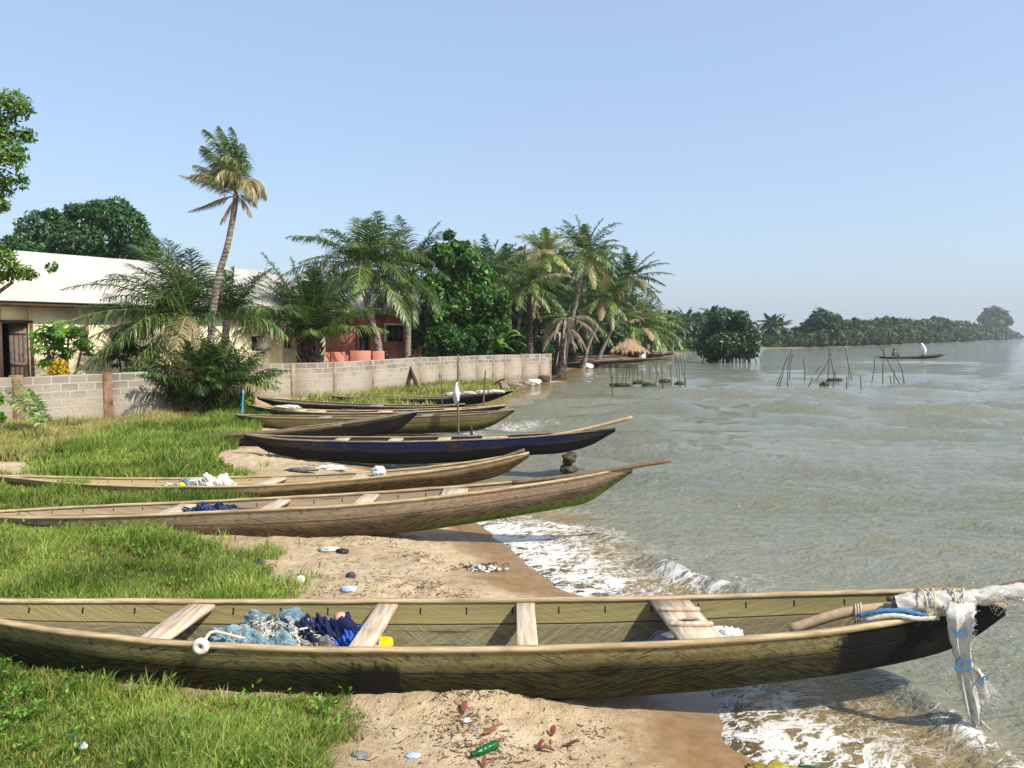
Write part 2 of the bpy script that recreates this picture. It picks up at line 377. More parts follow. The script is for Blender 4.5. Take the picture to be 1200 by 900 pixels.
def water_material():
    m = NT('lagoon_water'); p = m.pos(); dp = m.attr('depth'); fo = m.attr('foam')
    flat = m.map(p, (1, 1, 0))
    wv = m.n('VectorMath', {'operation': 'ADD'}, i0=flat, i1=m.n('VectorMath', {'operation': 'SCALE'}, i0=m.noise(flat, 2.2, 3, .5, out=1), Scale=.55))
    wv2 = m.n('VectorMath', {'operation': 'ADD'}, i0=flat, i1=m.n('VectorMath', {'operation': 'SCALE'}, i0=m.noise(flat, 5., 3, .6, out=1), Scale=.16))
    def ridge(v, rot, sc, det): return m.math('ABSOLUTE', m.math('SUBTRACT', m.noise(m.rmap(v, rot, sc), 1., det, .62), .5))
    g1 = ridge(wv, -38, (1.7, 4.2, 1), 5); g2 = ridge(wv2, -38, (4.5, 9.5, 1), 4)
    n1 = m.noise(flat, 2.6, 5, .65); n5 = m.noise(wv2, 24, 4, .7)
    thr = m.math('MULTIPLY', fo, m.lr(n1, .3, .68, .2, 1.35))
    cell = m.math('MINIMUM', g1, m.math('MULTIPLY', g2, 1.35))
    f1 = m.ss(m.math('SUBTRACT', m.math('MULTIPLY', thr, .07), m.math('ADD', cell, m.math('MULTIPLY', m.math('SUBTRACT', n5, .5), .09))), -.025, .035)
    f1 = m.math('MULTIPLY', f1, m.ss(fo, .03, .2))
    # specks and thin streaks of froth farther out
    sp = m.noise(m.rmap(p, -12, (.55, 1.5, 0)), 5.5, 3, .6)
    patch = m.ss(m.noise(flat, .45, 3, .6), .52, .68)
    f2 = m.math('MULTIPLY', m.ss(sp, .71, .76), patch)
    f3 = m.math('MULTIPLY', m.ss(m.noise(flat, 34, 2, .5), .73, .76), m.ss(fo, .02, .3))
    f = m.math('MAXIMUM', m.math('MULTIPLY', f1, m.ss(n5, .25, .65, .45, .95)), m.math('MAXIMUM', m.math('MULTIPLY', f2, .8), f3), clamp=True)
    murk = m.mix(m.ss(m.noise(m.map(p, (.05, .16, 0)), 1., 4, .6), .35, .65), C(107, 107, 86), C(119, 117, 98))
    shallow = C(138, 116, 74)
    body = m.mix(m.ss(dp, .05, .3), shallow, murk)
    # ripples
    mp = m.rmap(p, -14, (.62, 1.5, 0))
    r1 = m.noise(mp, 2.0, 3, .6); r2 = m.noise(mp, 7.5, 3, .6, .4); r3 = m.noise(m.rmap(p, 24, (.8, 1.3, 0)), 22, 3, .6)
    hsum = m.math('ADD', m.math('MULTIPLY', r1, .5), m.math('ADD', m.math('MULTIPLY', r2, .42), m.math('MULTIPLY', r3, .2)))
    r0 = m.noise(m.rmap(p, -10, (.22, .75, 0)), 1., 3, .55)
    hsum = m.math('ADD', hsum, m.math('ADD', m.math('MULTIPLY', f, .05), m.math('MULTIPLY', r0, .5)))
    b = m.bump(hsum, 1., .15)
    diff = m.pbsdf(body, .045, b, IOR=1.33, Specular_IOR_Level=.5)
    clear = m.n('BsdfTransparent', Color=C(222, 206, 168))
    gl = m.n('BsdfGlossy', Color=(1, 1, 1, 1), Roughness=.05, Normal=b)
    fr = m.n('Fresnel', IOR=1.33, Normal=b)
    thin = m.n('MixShader', i0=fr, i1=clear, i2=gl)
    op = m.math('SUBTRACT', 1., m.n('Math', {'operation': 'POWER'}, i0=2.718, i1=m.math('MULTIPLY', m.math('MAXIMUM', dp, 0.), -22.)))
    wsh = m.n('MixShader', i0=op, i1=thin, i2=diff)
    fsh = m.pbsdf(C(226, 224, 216), .75, m.bump(m.noise(flat, 45, 3), .5, .02), Specular_IOR_Level=.3)
    return m.surf(m.n('MixShader', i0=f, i1=wsh, i2=fsh))
keep = ~((depth < -.06))
Qk = Q[keep[Q].any(1)]
used = np.unique(Qk); rm = -np.ones(len(X), int); rm[used] = np.arange(len(used))
fast_mesh('water', np.stack([X, Y, Z], 1)[used], rm[Qk], None, water_material(), smooth=True, attrs={'depth': depth[used], 'foam': foam[used]})['kind'] = 'structure'

# ------------------------------------------------------------------ grass
GR = foliage('grass_blades', C(56, 82, 26), C(122, 150, 54), C(190, 202, 108), C(210, 192, 132), .45, .5, .3)
def blades(x, y, hgt, wid, tint, dry, lean=.5, r=np.random.default_rng(5), seg=True):
    n = len(x); z = height(x, y)-.01
    a = r.uniform(0, 2*np.pi, n); ln = r.uniform(.1, 1., n)*lean*hgt
    dx = np.cos(a)*ln+hgt*.12; dy = np.sin(a)*ln
    b = r.uniform(0, np.pi, n); wx_ = np.cos(b)*wid; wy_ = np.sin(b)*wid
    h2 = hgt*(1-.25*(ln/hgt))
    V = np.empty((n, 5, 3))
    V[:, 0] = np.stack([x-wx_, y-wy_, z], 1); V[:, 1] = np.stack([x+wx_, y+wy_, z], 1)
    V[:, 2] = np.stack([x+dx*.35-wx_*.8, y+dy*.35-wy_*.8, z+h2*.62], 1); V[:, 3] = np.stack([x+dx*.35+wx_*.8, y+dy*.35+wy_*.8, z+h2*.62], 1)
    V[:, 4] = np.stack([x+dx, y+dy, z+h2], 1)
    i = np.arange(n)[:, None]*5
    Qd = (i+np.array([[0, 1, 3, 2]])); T = (i+np.array([[2, 3, 4]]))
    return V.reshape(-1, 3), Qd, T, {'tint': np.repeat(tint, 5), 'dry': np.repeat(dry, 5)}
def scatter(name, n, r):
    p = GRASS[name]; lo, hi = p.min(0)-.3, p.max(0)+.3
    x = r.uniform(lo[0], hi[0], n*3); y = r.uniform(lo[1], hi[1], n*3)
    clump = fbm(x*2.3, y*2.3, 3)
    k = inside(name, x, y)+clump*1.3+fbm(x*8, y*8, 2)*.7 > r.uniform(.35, .75, len(x))
    return x[k][:n], y[k][:n]
def lawn(name, n, h, w, dryness, seed, label=None):
    r = np.random.default_rng(seed); x, y = scatter(name, n, r); n = len(x)
    big = sstep(-.12, .2, fbm(x*1.7+5, y*1.7, 3))
    tuft = sstep(.16, .34, fbm(x*4.5, y*4.5+3, 2)); hg = h*(.4+.8*big+.55*tuft)*r.uniform(.4, 1.45, n)
    tint = np.clip(.5+fbm(x*1.3, y*1.3+9, 3)*1.3+r.normal(0, .2, n), 0, 1)
    dry = np.clip(dryness+fbm(x*2.0+3, y*2.0, 3)*1.1+r.normal(0, .22, n), 0, 1)*(r.random(n) < .35+dryness)
    V, Qd, T, at = blades(x, y, hg, w*r.uniform(.6, 1.3, n), tint, dry, .85, r)
    o = fast_mesh('grass', V, Qd, T, GR, attrs=at); o['kind'] = 'stuff'; return o
lawn('front', 52000, .12, .0034, .17, 1)
lawn('middle', 66000, .115, .0042, .15, 2)
lawn('strip', 22000, .14, .006, .12, 3)
lawn('bank', 60000, .22, .009, .08, 4)
lawn('dry', 30000, .2, .009, .6, 5)
lawn('wall', 22000, .22, .014, .45, 6)
# ------------------------------------------------------------------ canoes
def wood_hull(name, top, low, dark, inner, seam=.36, algae=None, algae_from=2., paint=None, bow_black=None, patch=None, streak=.5, lowmix=(.30, .62), grime=.5, bluepaint=None):
    """weathered planks: u runs along the hull in metres, v across; 'hh' is 0 at the rim and 1 at the keel"""
    m = NT(name); u = m.uv(); hh = m.attr('hh'); inn = m.attr('inn')
    ux = m.n('SeparateXYZ', out=0, i0=u)
    uw = m.n('VectorMath', {'operation': 'ADD'}, i0=u, i1=m.n('VectorMath', {'operation': 'SCALE'}, i0=m.noise(u, 3.5, 3, .6, out=1), Scale=.035))
    dg = m.rmap(uw, -24, (5, 62, 1)); dg2 = m.rmap(uw, 20, (4, 55, 1))
    sel = m.ss(m.noise(m.map(u, (.6, .8, 1)), 1.1, 3), .4, .6)
    st = m.mix(sel, m.noise(dg, 1., 5, .65), m.noise(dg2, 1., 5, .65))
    gr = m.noise(m.map(u, (1.6, 34, 1)), 1., 5, .6); st2 = m.noise(m.rmap(uw, -30, (8, 150, 1)), 1., 4, .7)
    bl = m.noise(u, 1.6, 4, .6); fine = m.noise(u, 14, 4, .65)
    ctop = m.mix(m.ss(gr, .3, .7), tuple(c*.72 for c in top[:3])+(1,), top)
    lowc = m.mix(m.ss(st, .42, .62), dark, low)
    k = m.ss(m.math('ADD', hh, m.math('MULTIPLY', m.math('SUBTRACT', bl, .5), .5)), lowmix[0], lowmix[1])
    col = m.mix(k, ctop, lowc)
    if bluepaint:
        pb = m.math('MULTIPLY', m.ss(hh, .36, .27), m.ss(m.math('ADD', bl, m.math('MULTIPLY', m.math('SUBTRACT', fine, .5), .8)), .38, .44))
        pb = m.math('MULTIPLY', pb, m.ss(ux, bluepaint[1], bluepaint[1]+.5))
        col = m.mix(pb, col, m.mix(m.ss(fine, .3, .7), bluepaint[0], tuple(c*1.5 for c in bluepaint[0][:3])+(1,)))
    col = m.mix(m.math('MULTIPLY', m.ss(fine, .52, .72), grime), col, dark)
    # dark streaks of the adze and of stains running down
    col = m.mix(m.math('MULTIPLY', m.math('MAXIMUM', m.ss(st, .53, .63), m.math('MULTIPLY', m.ss(st2, .5, .6), .75)), streak), col, dark)
    if algae:
        a = m.math('MULTIPLY', m.ss(m.math('ADD', hh, m.math('MULTIPLY', m.math('SUBTRACT', fine, .5), .35)), .66, .84), m.ss(ux, algae_from, algae_from+1.2))
        col = m.mix(a, col, m.mix(m.ss(fine, .35, .6), tuple(c*.45 for c in algae[:3])+(1,), algae))
    if patch:                                                        # square of bitumen on the near side
        px = m.math('MULTIPLY', m.ss(m.math('ADD', ux, m.math('MULTIPLY', fine, .08)), patch[0], patch[0]+.05), m.ss(ux, patch[1], patch[1]-.03))
        py = m.ss(m.math('ADD', hh, m.math('MULTIPLY', m.math('SUBTRACT', m.noise(m.map(u, (30, 3, 1)), 1., 3), .5), .5)), .12, .3)
        py = m.math('MULTIPLY', m.math('MULTIPLY', py, m.ss(hh, .93, .86)), m.math('SUBTRACT', 1., m.attr('far')))
        col = m.mix(m.math('MULTIPLY', m.math('MULTIPLY', px, py), .93), col, C(22, 20, 17))
    if bow_black is not None:
        bb = m.ss(m.math('ADD', ux, m.math('MULTIPLY', m.math('SUBTRACT', fine, .5), .35)), bow_black, bow_black+.1)
        col = m.mix(bb, col, m.mix(m.ss(fine, .5, .75), C(14, 14, 13), C(34, 32, 30)))
    icol = m.mix(m.ss(m.mix(sel, m.noise(m.rmap(u, 34, (4, 62, 1)), 1., 4, .6), m.noise(m.rmap(u, -28, (4, 62, 1)), 1., 4, .6)), .4, .66), tuple(c*.5 for c in inner[:3])+(1,), inner)
    icol = m.mix(m.math('MULTIPLY', m.ss(bl, .4, .7), .45), icol, tuple(c*.5 for c in inner[:3])+(1,))
    icol = m.mix(m.ss(hh, seam+.1, seam-.05), icol, m.mix(m.ss(gr, .3, .7), tuple(c*.8 for c in top[:3])+(1,), top))
    tick = m.math('MULTIPLY', m.math('LESS_THAN', m.math('ABSOLUTE', m.math('SUBTRACT', m.math('FRACT', m.math('MULTIPLY', ux, 2.9)), .5)), .018), m.math('MULTIPLY', m.math('LESS_THAN', hh, .2), m.math('GREATER_THAN', hh, .075)))
    icol = m.mix(tick, icol, C(40, 30, 22))
    col = m.mix(inn, col, icol)
    sm = m.ss(m.math('ABSOLUTE', m.math('SUBTRACT', hh, m.math('ADD', seam, m.math('MULTIPLY', m.math('SUBTRACT', bl, .5), .03)))), .016, .004)
    crack = m.math('MULTIPLY', m.ss(m.noise(m.map(u, (.8, 30, 1)), 1., 3, .5), .64, .68), .6)
    col = m.mix(m.math('MAXIMUM', m.math('MULTIPLY', sm, .8), crack), col, tuple(c*.4 for c in dark[:3])+(1,))
    h = m.math('ADD', m.math('MULTIPLY', st, .8), m.math('SUBTRACT', m.math('MULTIPLY', gr, .6), m.math('MULTIPLY', sm, .9)))
    return m.surf(m.pbsdf(col, .78, m.bump(h, .7, .012), Specular_IOR_Level=.25))
def plank(name, c, c2):
    m = NT(name); u = m.obj(); g = m.noise(m.map(u, (2.5, 34, 34)), 1., 5, .6); b = m.noise(u, 3, 4, .6)
    col = m.mix(m.ss(g, .3, .7), c2, c); col = m.mix(m.math('MULTIPLY', m.ss(b, .5, .75), .5), col, tuple(x*.55 for x in c2[:3])+(1,))
    return m.surf(m.pbsdf(col, .75, m.bump(g, .5, .006), Specular_IOR_Level=.25))
def plank_y(name, c, c2):
    m = NT(name); u = m.obj(); g = m.noise(m.map(u, (34, 2.5, 34)), 1., 5, .6); b = m.noise(u, 3, 4, .6)
    col = m.mix(m.ss(g, .3, .7), c2, c); col = m.mix(m.math('MULTIPLY', m.ss(b, .5, .75), .5), col, tuple(x*.55 for x in c2[:3])+(1,))
    return m.surf(m.pbsdf(col, .75, m.bump(g, .5, .006), Specular_IOR_Level=.25))
RAIL = plank('rim_wood', C(196, 174, 136), C(148, 124, 90)); SEAT = plank_y('seat_wood', C(206, 188, 164), C(164, 142, 116))
RAIL_GREY = plank('grey_rim_wood', C(150, 138, 118), C(104, 92, 74)); SEAT_GREY = plank_y('grey_seat_wood', C(176, 164, 146), C(124, 112, 94))
RAIL_DARK = plank('dark_rim_wood', C(104, 90, 70), C(58, 48, 38))
DARKWOOD = simple('dark_stick_wood', C(70, 56, 42), .85, .35, 30)
POLEWOOD = simple('pole_wood', C(172, 148, 116), .8, .25, 20); POLEDARK = simple('brown_pole_wood', C(112, 90, 68), .8, .3, 20)

def interp(xs, ys, x):
    """smooth interpolation (finite-difference cubic) clamped at the ends"""
    xs = np.asarray(xs, float); ys = np.asarray(ys, float); m_ = np.gradient(ys, xs)
    x = np.clip(x, xs[0], xs[-1]); i = np.clip(np.searchsorted(xs, x)-1, 0, len(xs)-2); h = xs[i+1]-xs[i]; t = (x-xs[i])/h
    return ys[i]*(2*t**3-3*t**2+1)+m_[i]*h*(t**3-2*t**2+t)+ys[i+1]*(-2*t**3+3*t**2)+m_[i+1]*h*(t**3-t**2)
class Canoe: pass
def canoe(name, label, group, tr, dc, mat, rail, seat, seats=(), ns=70, thick=.028, bw=.5, chine=.06, rail_h=.03, rail_w=.045, wmin=.012):
    """tr: rows (px, far rim py, near rim py, keel py) from stern to bow; dc: forward distance of the axis at both ends.
       seats: (px on the axis, width in metres, skew)"""
    tr = np.array(tr, float); px = tr[:, 0]
    dcs = np.interp(px, [px[0], px[-1]], dc)
    tf = np.array([-slope(v) for v in tr[:, 1]]); tn = np.array([-slope(v) for v in tr[:, 2]]); tb = np.array([-slope(v) for v in tr[:, 3]])
    W = np.maximum(dcs*(tn-tf)/(tn+tf), wmin); H = HC-(dcs+W)*tf
    ZB = HC-(dcs-W*bw*.9)*tb; ZB = np.minimum(ZB, H-.05)
    XS = np.array([(a-600)/F*(d*math.cos(TH)+(HC-h)*math.sin(TH)) for a, d, h in zip(px, dcs, H)])
    xs = np.linspace(XS[0], XS[-1], ns)
    w_, h_, zb = [np.maximum(interp(XS, a, xs), lo) for a, lo in ((W, wmin*.6), (H, -9), (ZB, -9))]
    zb = np.minimum(zb, h_-.03)
    yc = np.interp(xs, [XS[0], XS[-1]], dc)
    org = np.array([(XS[0]+XS[-1])/2, sum(dc)/2, float(zb.min())])
    root = thing(name, label, 'canoe', org, group)
    prof = [(1, 0, 0), (.985, .12, .12), (.955, .25, .25), (.915, .36, .36), (.86, .5, .5), (.79, .66, .66), (.7, .83, .83), (bw*1.14, .94, .94), (bw*.8, .99, 1), (0, 1, 1.)]
    V = []; U = []; hh = []; inn = []; far = []
    for layer in (0, 1):
        for i in range(ns):
            t = thick*layer; hgt = h_[i]-zb[i]; wi = max(w_[i]-t, .003)
            narrow = np.clip(w_[i]/(W.max()*.75), .15, 1)
            row = []
            for sg, pr in ((-1, prof), (1, prof[-2::-1])):
                for a, b, c in pr:
                    a2 = a if narrow >= 1 else (a*narrow+(1-c)*(1-narrow) if a < 1 else 1)
                    a2 = max(a2, 0); z = h_[i]-b*(hgt-(t if b > 0 else 0)*1.0)
                    row.append((sg*a2*wi, z, c, sg))
            arc = 0; prev = row[0]
            for k, (y, z, c, sg) in enumerate(row):
                arc += math.hypot(y-prev[0], z-prev[1]); prev = row[k]
                V.append((xs[i], yc[i]+y, z)); U.append((xs[i]-xs[0], arc)); hh.append(c); inn.append(layer); far.append(1. if k >= len(prof) else 0.)
    m_ = 2*len(prof)-1; n0 = ns*m_; Q = []
    for i in range(ns-1):
        for j in range(m_-1):
            a = i*m_+j; Q.append((a, a+1, a+m_+1, a+m_)); b = n0+a; Q.append((b, b+m_, b+m_+1, b+1))
        for j in (0, m_-1):
            a = i*m_+j; b = n0+a; Q.append((a, a+m_, b+m_, b) if j == 0 else (a, b, b+m_, a+m_))
    for i in (0, ns-1):
        for j in range(m_-1):
            a = i*m_+j; b = n0+a; Q.append((a, b, b+1, a+1) if i == 0 else (a, a+1, b+1, b))
    hull = fast_mesh('hull', V, Q, None, mat, root, True, {'hh': hh, 'inn': inn, 'far': far}, U, org)
    sm = hull.data.attributes.get('sharp_edge') 
    hull.modifiers.new('split', 'EDGE_SPLIT').split_angle = R(48)
    for sg in (-1, 1):                                              # rim strips, sitting on the planks
        mb = MB(); rr = rail_h/2
        pts = []
        wig = (vnoise(xs*3+sg*7, xs*0+sg)-.5)*.005
        for i in range(ns):
            y = yc[i]+sg*max(w_[i]-.012, .004); z = h_[i]+rr*.9+wig[i]
            hw = rail_w/2*min(1, .35+w_[i]/.12)
            pts += [(xs[i], y-hw, z-rr), (xs[i], y+hw, z-rr), (xs[i], y+hw*.9, z+rr), (xs[i], y-hw*.9, z+rr)]
        Qr = [(i*4+j, i*4+(j+1) % 4, (i+1)*4+(j+1) % 4, (i+1)*4+j) for i in range(ns-1) for j in range(4)]
        Qr += [(3, 2, 1, 0), tuple((ns-1)*4+j for j in range(4))]
        mb.add(pts, Qr); mb.build('rim', rail, root, org=org)
    c = Canoe(); c.root = root; c.org = org; c.xs = xs; c.w = w_; c.h = h_; c.zb = zb; c.yc = yc
    c.at = lambda x: tuple(float(np.interp(x, xs, a)) for a in (w_, h_, zb, yc))
    for sp in seats:
        x = float((sp[0]-600)/F*(np.mean(dc)*math.cos(TH)+1.9*math.sin(TH))) if len(sp) < 4 else sp[3]
        wi, hi, zi, yi = c.at(x); sw = sp[1]; sk = sp[2]
        mb = MB(); L = 2*wi-.07
        mb.box((x, yi, hi-.012), (L, sw, .03), ax=(sk, 1, 0)); o = bevel(mb.build('seat', seat, root, org=org), .004, 1)
    return c
def pix_x(px, d, z): return (px-600)/F*(d*math.cos(TH)+(HC-z)*math.sin(TH))

G_ON = 'canoes drawn up along the beach'
M1 = wood_hull('near_hull_wood', C(140, 128, 84), C(88, 84, 46), C(22, 24, 15), C(134, 124, 94), streak=.85, bow_black=6.72, patch=(3.62, 3.95), lowmix=(.14, .4), grime=.65)
T1 = [(-190, 690, 694, 715), (-120, 700, 711, 742), (0, 706, 729, 776), (100, 706, 743, 795), (200, 706, 754, 811), (300, 706, 761, 818), (400, 706, 765, 821), (500, 705.5, 765, 822), (600, 705, 764, 821), (700, 704, 761, 818), (800, 702, 756, 811),
      (900, 699, 748, 800), (1000, 696.5, 736, 787), (1060, 695, 725, 778), (1100, 694, 715, 769), (1135, 694, 705, 755), (1178, 712, 714, 722)]
c1 = canoe('fishing_canoe', 'long weathered olive canoe nearest the camera with a black bow and a fishing net inside', G_ON, T1, (5.2, 5.2), M1, RAIL, SEAT,
           seats=[(207, .2, .10), (438, .155, .06), (617, .135, 0)], bw=.5)
x0 = c1.xs[0]
# the wide seat near the bow: a board with two cleats and a hole
xw = pix_x(804, 5.2, .62); wi, hi, zi, yi = c1.at(xw)
V = []; nseg = 28; hole = [(xw+.0+.055*math.cos(a)*(1+.25*math.sin(3*a))*1.2, yi+.0+.05*math.sin(a)) for a in np.linspace(0, 2*math.pi, nseg, endpoint=False)]
hl, hw_ = wi-.035, .145
def rim(a):
    c, s = math.cos(a), math.sin(a); k = min(hw_/abs(c) if abs(c) > 1e-6 else 9, hl/abs(s) if abs(s) > 1e-6 else 9); return (c*k, s*k)
outl = []
for (hx, hy) in hole:
    a = math.atan2(hy-yi, hx-xw); ox, oy = rim(a); outl.append((xw+ox-.06*(oy/hl)*.5, yi+oy))
for corner in ((1, 1), (1, -1), (-1, 1), (-1, -1)):
    j = int(np.argmin([abs(math.atan2(math.sin(math.atan2(b-yi, a-xw)-math.atan2(corner[1]*hl, corner[0]*hw_)), math.cos(math.atan2(b-yi, a-xw)-math.atan2(corner[1]*hl, corner[0]*hw_)))) for a, b in outl]))
    outl[j] = (xw+corner[0]*hw_-.03*corner[1], yi+corner[1]*hl)
zt, zl = hi+.004, hi-.026
V = [(a, b, zt) for a, b in hole]+[(a, b, zt) for a, b in outl]+[(a, b, zl) for a, b in hole]+[(a, b, zl) for a, b in outl]
Q = []
for i in range(nseg):
    j = (i+1) % nseg; n = nseg
    Q += [(i, n+i, n+j, j), (2*n+i, 2*n+j, 3*n+j, 3*n+i), (n+i, 3*n+i, 3*n+j, n+j), (i, j, 2*n+j, 2*n+i)]
st = fast_mesh('mast_seat', V, Q, None, SEAT, c1.root, org=c1.org); st['label'] = 'wide seat board with a hole and two cleats'
for dy in (.16, -.12):
    bevel(MB().box((xw-.03*dy/hl, yi+dy, hi+.018), (.29, .035, .028)).build('cleat', SEAT, st, org=c1.org), .004, 1)

M2 = wood_hull('moss_hull_wood', C(168, 146, 118), C(116, 98, 68), C(52, 42, 30), C(180, 160, 134), streak=.6, algae=C(74, 96, 26), algae_from=4.8, lowmix=(.22, .6), grime=.6)
T2 = [(-40, 603, 604, 615), (0, 600, 607, 622), (100, 594, 608, 630), (200, 590, 605, 635), (300, 585.5, 600, 638), (400, 580, 595, 633), (500, 574, 586, 622), (600, 566, 573, 606.5), (660, 559.5, 564, 596), (690, 556, 559, 589), (715, 552.5, 554, 572), (741, 549, 549.6, 552)]
c2 = canoe('fishing_canoe', 'tan plank canoe with green moss under its raised bow and a dark blue net inside', G_ON, T2, (8.9, 9.2), M2, RAIL, SEAT,
           seats=[(208, .22, .1), (322, .17, .1), (428, .2, .05), (532, .3, 0)], bw=.5)
M3 = wood_hull('grey_tan_hull_wood', C(176, 156, 116), C(108, 88, 54), C(44, 36, 25), C(184, 164, 134), streak=.5, lowmix=(.12, .45), grime=.5)
T3 = [(-8, 558, 558.6, 562), (30, 559, 562, 578), (100, 561, 568, 584), (200, 561.5, 571.5, 590), (300, 559, 571, 590), (400, 555.5, 564.5, 581), (480, 550, 556.5, 573), (560, 541, 545, 565), (590, 536, 538.5, 556), (620, 531.5, 532, 535)]
c3 = canoe('fishing_canoe', 'grey tan dark bottomed canoe with a pale net and yellow cloth inside', G_ON, T3, (11.2, 11.4), M3, RAIL, SEAT,
           seats=[(315, .24, .15), (425, .3, 0)], bw=.5)
M4 = wood_hull('blue_hull_paint', C(58, 50, 44), C(20, 20, 24), C(12, 12, 14), C(120, 104, 84), streak=.3, lowmix=(.38, .46), grime=.25, bluepaint=(C(16, 26, 62), 1.0))
T4 = [(286, 509, 509.4, 511), (310, 511, 513, 528), (350, 512.5, 516.5, 537), (400, 513, 518, 541), (450, 513, 518.5, 544), (500, 512.5, 518, 544), (560, 511.5, 516, 540), (620, 509.5, 513, 534), (665, 507, 509, 530), (690, 505, 506.3, 523), (721, 502.5, 503, 504)]
c4 = canoe('fishing_canoe', 'dark canoe with flaking blue paint, its bow propped on stones in the water', G_ON, T4, (14.6, 14.8), M4, RAIL_GREY, SEAT,
           seats=[(400, .25, 0), (463, .25, 0), (520, .25, 0), (580, .5, 0)], bw=.5)
M5 = wood_hull('charred_hull_wood', C(96, 84, 64), C(36, 33, 30), C(16, 15, 14), C(120, 108, 86), streak=.4, lowmix=(.02, .2), grime=.5)
T5 = [(196, 514, 514.3, 516), (230, 511, 514, 522), (280, 508, 511, 529), (320, 505, 507, 529), (360, 500, 503, 524), (400, 495.5, 498, 518), (440, 489.5, 492, 510), (470, 485, 486.5, 502), (489, 482.5, 483, 485)]
c5 = canoe('fishing_canoe', 'charred dark canoe with a sharp raised bow lying behind the blue painted canoe', G_ON, T5, (16.2, 16.6), M5, RAIL_GREY, SEAT_GREY, seats=[], bw=.5)
M6 = wood_hull('green_grey_hull_wood', C(128, 116, 70), C(88, 80, 44), C(34, 32, 20), C(140, 128, 98), streak=.5, lowmix=(.4, .75), grime=.5)
T6 = [(275, 486, 486.3, 488), (300, 487, 489, 499), (340, 487.5, 490.5, 507), (400, 487.5, 491, 509), (460, 487, 490.5, 509), (500, 485.5, 488.5, 508), (540, 484, 487, 506), (575, 482.5, 484.5, 500), (603, 480, 480.4, 482)]
c6 = canoe('fishing_canoe', 'olive grey canoe behind the white flag pole with its bow over the water', G_ON, T6, (19.6, 19.9), M6, RAIL_GREY, SEAT_GREY, seats=[(380, .3, 0), (500, .3, 0)], bw=.5)
M7 = wood_hull('dark_green_hull', C(70, 72, 62), C(32, 34, 30), C(16, 16, 14), C(160, 150, 132), streak=.3, lowmix=(.1, .4), grime=.4)
T7 = [(292, 475, 475.3, 477), (315, 477.5, 479, 487), (350, 480, 482.5, 493), (400, 481.5, 484.5, 496), (460, 481, 484, 496), (520, 479, 481.5, 494), (560, 477.5, 479, 489), (592, 475, 475.4, 477.5)]
c7 = canoe('fishing_canoe', 'dark green black canoe with pale planks on deck between two brown canoes', G_ON, T7, (21.8, 22.0), M7, RAIL, SEAT, seats=[(345, .7, 0), (370, .5, 0), (450, .4, 0), (530, .5, 0)], bw=.5)
T8 = [(302, 466, 466.3, 468), (325, 468, 470, 477), (360, 470.5, 473, 482), (420, 473.5, 476, 486), (470, 475, 477.5, 487), (510, 475, 477, 485), (545, 473.5, 473.9, 476)]
c8 = canoe('fishing_canoe', 'brown canoe farthest up the bank, stern raised towards the block wall', G_ON, T8, (24.0, 24.2), M5, RAIL_GREY, SEAT_GREY, seats=[(440, .4, 0)], bw=.5)
M9 = wood_hull('tarred_hull', C(48, 48, 48), C(26, 26, 28), C(12, 12, 12), C(120, 116, 104), streak=.3, lowmix=(.05, .3), grime=.4)
T9 = [(389, 464, 464.3, 466), (420, 465.5, 467, 472), (460, 466, 467.8, 475), (500, 466, 467.8, 476), (540, 464, 465.8, 475), (570, 461.5, 462.8, 471.5), (601, 457.5, 457.9, 459.5)]
c9 = canoe('fishing_canoe', 'black tarred canoe below the long block wall with white sacking on its bow', G_ON, T9, (27.2, 28.2), M9, RAIL_GREY, SEAT_GREY, seats=[], bw=.5)

# far canoes on the shore by the thatched hut and one afloat
MF = wood_hull('far_hull_wood', C(122, 100, 84), C(74, 60, 50), C(36, 30, 26), C(134, 114, 98), streak=.2)
far = [((652, 768), (430.5, 423.6), 62, 'brown canoe lying at the water edge in front of the thatched hut'), ((664, 758), (426.5, 423.5), 66, 'worn brown canoe lying just behind the one at the water edge'), ((640, 735), (423.5, 420.5), 71, 'grey canoe drawn up under the leaning palms'),
       ((752, 791), (419.3, 416.0), 84, 'short dark canoe beached to the right of the thatched hut'), ((722, 790), (417.8, 415.2), 92, 'pale canoe on the bank behind the hut')]
for (a, b), (ya, yb), D, lab in far:
    T = []
    for s in np.linspace(0, 1, 9):
        x_ = a+(b-a)*s; y_ = ya+(yb-ya)*s; e = (2*s-1)**4; wv_ = 1.6*(1-e)*62/D
        hu = 5.2*62/D*(1-.75*e)
        T.append((x_, y_-hu-wv_*.3-1.5*e, y_-hu+wv_*.5-1.5*e, y_-3.0*e-(.8 if e > .9 else 0)))
    canoe('beached_canoe', lab, 'canoes beached near the thatched hut', T, (D, D+2), MF, RAIL_GREY, SEAT_GREY, seats=[(a+(b-a)*.4, .4, 0), (a+(b-a)*.7, .4, 0)], ns=24)
TFL = [(1029, 417.6, 417.9, 419), (1042, 418.4, 419, 421.2), (1055, 418.4, 419, 421.4), (1070, 418, 418.5, 420.6), (1085, 417.2, 417.7, 420), (1098, 416, 416.4, 418.8), (1106, 414.8, 415, 416)]
cf = canoe('paddled_canoe', 'narrow dark canoe afloat far out on the lagoon with a paddler and a white sail', None, TFL, (88, 88), M9, RAIL_DARK, SEAT_GREY, seats=[(1047, .3, 0)], ns=30)
